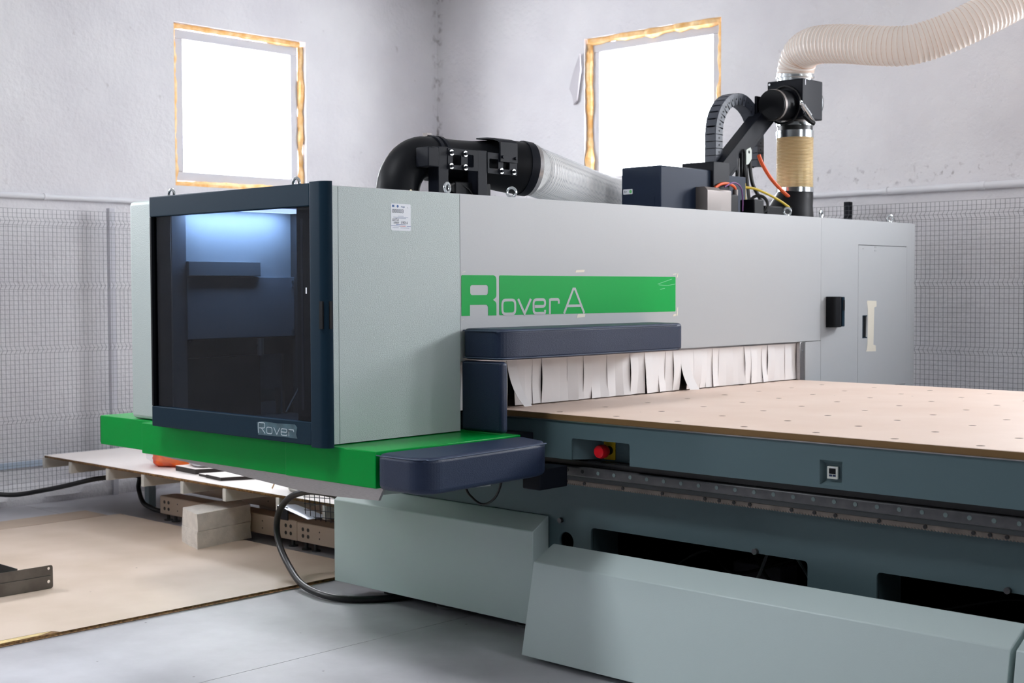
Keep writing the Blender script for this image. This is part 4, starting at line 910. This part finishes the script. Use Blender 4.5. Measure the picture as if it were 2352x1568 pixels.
# ------------------------------------------------------------------ floor items, left
sh = empty('chipboard_sheet', (-7.2, 3.3, 0)); tag(sh, 'large chipboard sheet lying on the concrete floor with a chipped front edge', 'board')
poly = [(-8.57, 1.5), (-5.82, 1.5), (-5.82, 2.9), (-5.835, 2.95), (-5.828, 3.02), (-5.84, 3.06), (-5.81, 3.10), (-5.81, 5.02), (-8.57, 5.02)]
flat('face_sheet', rect(-8.57, 1.5, -5.815, 5.02), [], .0155, FZ(.002), CHIPE, sh); 
flat('melamine_face', [(-8.572, 1.5), (-5.87, 1.5), (-5.862, 2.35), (-5.868, 2.7), (-5.862, 3.02), (-5.855, 3.07), (-5.813, 3.09), (-5.813, 5.022), (-8.572, 5.022)], [], .0015, FZ(.0176), CHIP, sh)
flat('chipped_core', [(-5.869, 1.5), (-5.816, 1.5), (-5.82, 2.3), (-5.815, 2.8), (-5.825, 3.0), (-5.854, 3.065), (-5.860, 3.02), (-5.866, 2.7), (-5.860, 2.35)], [], .0007, FZ(.0176), mat('raw_chip_core', (222, 196, 140), .8, var=.2, vscale=30), sh)
tag(MB().box(-8.90, -8.60, 1.5, 4.94, .001, .016).build('chipboard_strip', board_mat('dull_chipboard', (178, 156, 136), (192, 172, 152), True), None, .002, origin=(-8.75, 3.2, 0)), 'narrow dull chipboard strip lying behind the large sheet', 'board')
# steel tray
tr = tag(empty('steel_tray', (-6.75, 3.2, .019)), 'folded grey steel tray with holed end flange on the chipboard sheet', 'tray')
SHEET = mat('raw_sheet_steel', (116, 112, 108), .38, metal=.8, var=.25, vscale=9)
flat('end_flange', rrect(2.70, .020, 3.523, .142, .014), [circ(3.500, .126, .0075, 14), circ(3.497, .058, .0095, 14), circ(2.75, .126, .0075, 14)], .003, FX(-6.70), SHEET, tr)
flat('flange_lip', rrect(2.70, .0205, 3.512, .088, .004), [circ(3.497, .058, .0095, 14)], .006, FX(-6.6968), SHEET, tr)
m = MB(); m.box(-7.10, -6.7005, 3.325, 3.329, .020, .150); m.box(-7.10, -6.7005, 2.74, 2.744, .020, .135); m.box(-7.10, -6.7005, 2.744, 3.325, .020, .024); m.box(-7.104, -7.10, 2.74, 3.329, .020, .15); m.build('tray_wall', SHEET, tr)
m = MB(); m.prism([(-7.02, .0245), (-6.99, .0245), (-6.99, .22), (-7.0, .235), (-7.02, .235)], 'y', 3.02, 3.19); m.build('upright_tab', mat('pale_tab', (196, 204, 206), .4), tr, .003)
# stacked aerated blocks
def block(name, z0, z1, label, dx, dy):
    ux = Vector((-.96, .27, 0)).normalized(); uy = Vector((-.17, .985, 0)).normalized(); c = Vector((-7.041+dx, 4.641+dy, 0)); m = MB(); nx, ny, nz = 6, 8, 3
    top = []; vs_ = {}
    def P(i, j, k_):
        key = (i, j, k_)
        if key not in vs_:
            p = c+ux*.30*i/nx+uy*.46*j/ny+Vector((0, 0, z0+(z1-z0)*k_/nz)); q = noise.noise_vector(p*9)*.006
            if j == ny: q += Vector((0, 0, 0))+uy*noise.noise(p*14)*.02
            q.z *= 0 if k_ in (0, nz) else 1
            vs_[key] = p+q
        return key
    fs = []
    for i in range(nx):
        for j in range(ny):
            for k_ in (0, nz): fs.append([P(i, j, k_), P(i+1, j, k_), P(i+1, j+1, k_), P(i, j+1, k_)])
    for k_ in range(nz):
        for i in range(nx):
            for j in (0, ny): fs.append([P(i, j, k_), P(i+1, j, k_), P(i+1, j, k_+1), P(i, j, k_+1)])
        for j in range(ny):
            for i in (0, nx): fs.append([P(i, j, k_), P(i, j+1, k_), P(i, j+1, k_+1), P(i, j, k_+1)])
    ks = list(vs_); ix = {k2: n for n, k2 in enumerate(ks)}
    m.add([vs_[k2] for k2 in ks], [tuple(ix[k2] for k2 in f) for f in fs])
    return tag(m.build(name, AAC, None, 0, origin=(c.x, c.y, z0)), label, 'block', 'aerated concrete blocks under the platform')
block('concrete_block', .0195, .124, 'lower cream aerated concrete block under the low platform', 0, 0)
block('concrete_block', .126, .232, 'upper cream aerated concrete block stacked on another under the platform', -.004, .006)

# low platform on slats
pl = tag(empty('low_platform', (-7.6, 5.4, .30)), 'low white-faced board on pale slats propped in front of the left fence', 'platform')
flat('board_core', rect(-9.20, 4.79, -5.60, 6.3), [], .016, FZ(.3815), CHIPE, pl); flat('board_face', rect(-9.201, 4.789, -5.599, 6.301), [], .0012, FZ(.3976), WBOARD, pl)
for x in (-9.235, -8.83, -8.33, -7.885, -7.425, -6.965, -6.43, -6.0): MB().box(x-.017, x+.017, 4.785 if x > -9 else 4.80, 6.28, .302, .381).build('slat', SLAT, pl, .004)
# beige machine beams under it
def beam(name, x0, x1, y, z0, z1, label, feet=True):
    e_ = tag(empty(name, ((x0+x1)/2, y, 0 if feet else z0)), label, 'steel beam', 'beige steel beams under the platform')
    MB().box(x0, x1, y, y+.14, z0, z1).build('beam_body', BEIGE, e_, .008)
    if feet:
        for x in (x0+.03, x0+.12, x1-.1):
            m = MB(); m.cyl((x, y+.05, .003), (x, y+.05, z0+.002), .012, 10); m.cyl((x, y+.05, 0.0005), (x, y+.05, .008), .03, 12); m.build('levelling_foot', RAIL, e_)
    for x in (x0+.06, x0+.11, x1-.11, x1-.06):
        for z in (z0+.04, z1-.04): MB().cyl((x, y+.001, z), (x, y-.0012, z), .012, 14).build('beam_hole_disc', RUBBER, e_)  # black discs paint in the dark of the holes
    for x in (x0+.22, x0+.9, x1-.35):
        for z in (z0+.04, z1-.04): MB().cyl((x, y+.001, z), (x, y-.001, z), .005, 10).build('screw_hole_disc', RUBBER, e_)  # small black discs painted in for dark screw holes
    return e_
beam('beige_beam', -8.21, -6.68, 5.115, .05, .175, 'long beige steel beam on feet left of the concrete blocks')
beam('beige_beam', -6.66, -5.62, 5.10, .055, .175, 'beige steel beam right of the blocks, behind the cable arch')
beam('beige_beam', -8.12, -5.7, 5.30, .177, .30, 'upper beige steel beam carrying the slats', False)
MB_ = tag(MB().box(-8.15, -5.7, 5.9, 6.04, .0, .30).build('rear_beam', BEIGE, None, .008, origin=(-7, 5.97, 0)), 'rear beige beam holding up the back of the platform', 'steel beam', 'beige steel beams under the platform')
tag(MB().box(-8.79, -8.73, 5.35, 5.41, .0, .30).build('support_post', mat('pale_blue_post', (168, 190, 202), .5), None, .004, origin=(-8.76, 5.38, 0)), 'short pale blue post under the platform by the cable', 'post')
# things on the platform
ZP = .3990
bg_ = tag(empty('plastic_bag', (-8.05, 5.14, ZP)), 'clear plastic bag with orange contents lying on the low platform', 'bag')
def blob(name, c, rx, ry, rz, m, par, seed, amp=.25, pinch=None):
    bm = bmesh.new(); bmesh.ops.create_icosphere(bm, subdivisions=4, radius=1)
    for v in bm.verts:
        p = v.co.copy(); k = 1+amp*noise.noise(p*1.7+Vector((seed, 0, 0)))+amp*.5*abs(noise.noise(p*4+Vector((0, seed, 0))))
        q = Vector((p.x*rx, p.y*ry, p.z*rz))*k
        if pinch and p.x < 0: s_ = 1+p.x*pinch; q.y *= max(.15, s_); q.z *= max(.1, s_)
        q.z = max(q.z+rz*.8, 0.0)
        v.co = q
    for f in bm.faces: f.smooth = True
    me = bpy.data.meshes.new(name); bm.to_mesh(me); bm.free(); return link(name, me, m, par, Vector(c))
blob('orange_contents', (-8.02, 5.12, ZP), .18, .14, .09, mat('orange_cloth', (255, 122, 40), .6, var=.25, vscale=9, col2=(206, 52, 40)), bg_, 3)
blob('clear_film', (-8.08, 5.14, ZP+.0005), .29, .19, .105, FILM, bg_, 8, .18, .8)
def flatboard(name, pts, z0, t, label):
    e_ = tag(empty(name, (sum(p[0] for p in pts)/len(pts), sum(p[1] for p in pts)/len(pts), z0)), label, 'board offcut', 'dark-edged offcuts on the platform')
    MB().prism(pts, 'z', z0, z0+t-.0012).build('core', mat('dark_core', (52, 44, 42), .7), e_); MB().prism(pts, 'z', z0+t-.0011, z0+t).build('white_face', WBOARD, e_)
flatboard('board_offcut', [(-7.78, 4.97), (-7.52, 4.95), (-7.40, 5.17), (-7.74, 5.22)], ZP, .034, 'left dark-edged white board offcut beside the orange bag')
flatboard('board_offcut', [(-7.45, 4.93), (-7.36, 4.92), (-7.26, 5.13), (-7.38, 5.15)], ZP, .016, 'thin dark-edged white offcut between the two larger offcuts')
flatboard('board_offcut', [(-7.34, 4.91), (-7.15, 4.89), (-7.05, 5.10), (-7.24, 5.13)], ZP, .022, 'right dark-edged white board offcut nearest the steel coil')
tag(blob('foil_bundle', (-7.62, 5.09, ZP+.0345), .11, .08, .02, mat('grey_film_bundle', (190, 188, 190), .3), None, 5, .3), 'crumpled grey film bundle lying on the left board offcut', 'film')
co = tag(empty('wire_coil', (-6.45, 5.02, ZP)), 'coil of grey flat strapping on the platform near the mesh guard', 'coil')
for i in range(5): MB().torus((-6.45+.004*math.sin(i*2.2), 5.02+.004*math.cos(i*1.7), ZP+.012+.0215*i), (0, 0, 1), .105+.005*math.sin(i*3.1), .0105, 40, 8).build('coil_turn', mat('galvanised_strap', (176, 174, 168), .35, metal=.7), co)
tag(MB().obox((-6.64, 4.93, ZP+.045), (.25, .35, .9), (.9, -.4, 0), (.3, .8, -.4), .05, .010, .0015).build('tape_tail', mat('brown_tape', (168, 132, 84), .4), origin=(-6.65, 4.92, ZP)), 'short upright tail of brown tape beside the coil', 'tape')

# black power cables
cable('power_cable', [(-9.42, 4.0, .22), (-9.40, 4.45, .14), (-9.32, 4.62, .12), (-9.17, 4.74, .15), (-8.95, 4.82, .20), (-8.72, 4.92, .26), (-8.60, 5.05, .275), (-8.62, 5.2, .26), (-8.72, 5.26, .16), (-8.70, 5.28, .06), (-8.60, 5.28, .03), (-8.42, 5.28, .018), (-8.0, 5.36, .018), (-7.2, 5.42, .018)], .017, RUBBER, 'thick black cable sagging by the left fence and under the platform', 'thick black power cables on the floor', 12)
cable('power_cable', [(-5.0, 5.0, .018), (-5.14, 4.75, .018), (-5.24, 4.53, .018), (-5.36, 4.41, .019), (-5.52, 4.378, .024), (-5.75, 4.43, .036), (-5.98, 4.52, .09), (-6.13, 4.575, .17), (-6.19, 4.60, .26), (-6.16, 4.60, .36), (-6.06, 4.60, .445), (-5.92, 4.60, .488), (-5.78, 4.60, .498), (-5.6, 4.60, .49), (-5.45, 4.62, .46)], .018, RUBBER, 'thick black cable arching up from the floor behind the cover plate', 'thick black power cables on the floor', 12)
# mesh guard piece and bracket behind the base end
mg = tag(empty('mesh_guard', (-6.1, 4.78, .30)), 'small piece of black wire mesh on a pale steel angle by the base', 'guard')
m = MB(); m.add([(-6.37, 4.74, .350), (-6.28, 4.80, .358), (-6.0, 4.80, .322), (-6.06, 4.72, .306), (-6.37, 4.74, .347), (-6.28, 4.80, .355), (-6.0, 4.80, .319), (-6.06, 4.72, .303)], [(0, 1, 2, 3), (4, 7, 6, 5), (0, 3, 7, 4), (1, 5, 6, 2), (0, 4, 5, 1), (2, 6, 7, 3)]); m.build('steel_angle', mat('pale_angle_steel', (205, 212, 226), .3, metal=.3), mg)
MB().box(-6.38, -6.28, 4.745, 4.75, .27, .345).build('end_tab', BLACKM, mg); m = MB()
for i in range(7): m.tube([(-6.17+.045*i, 4.78, .46), (-6.12+.045*i, 4.75, .30)], .0022, 5)
for i in range(5): m.tube([(-6.18+.012*i, 4.778-.006*i, .45-.035*i), (-5.86+.012*i, 4.778-.006*i, .47-.035*i)], .0022, 5)
q = m.build('mesh_wires', BLACKM, mg); q['kind'] = 'stuff'
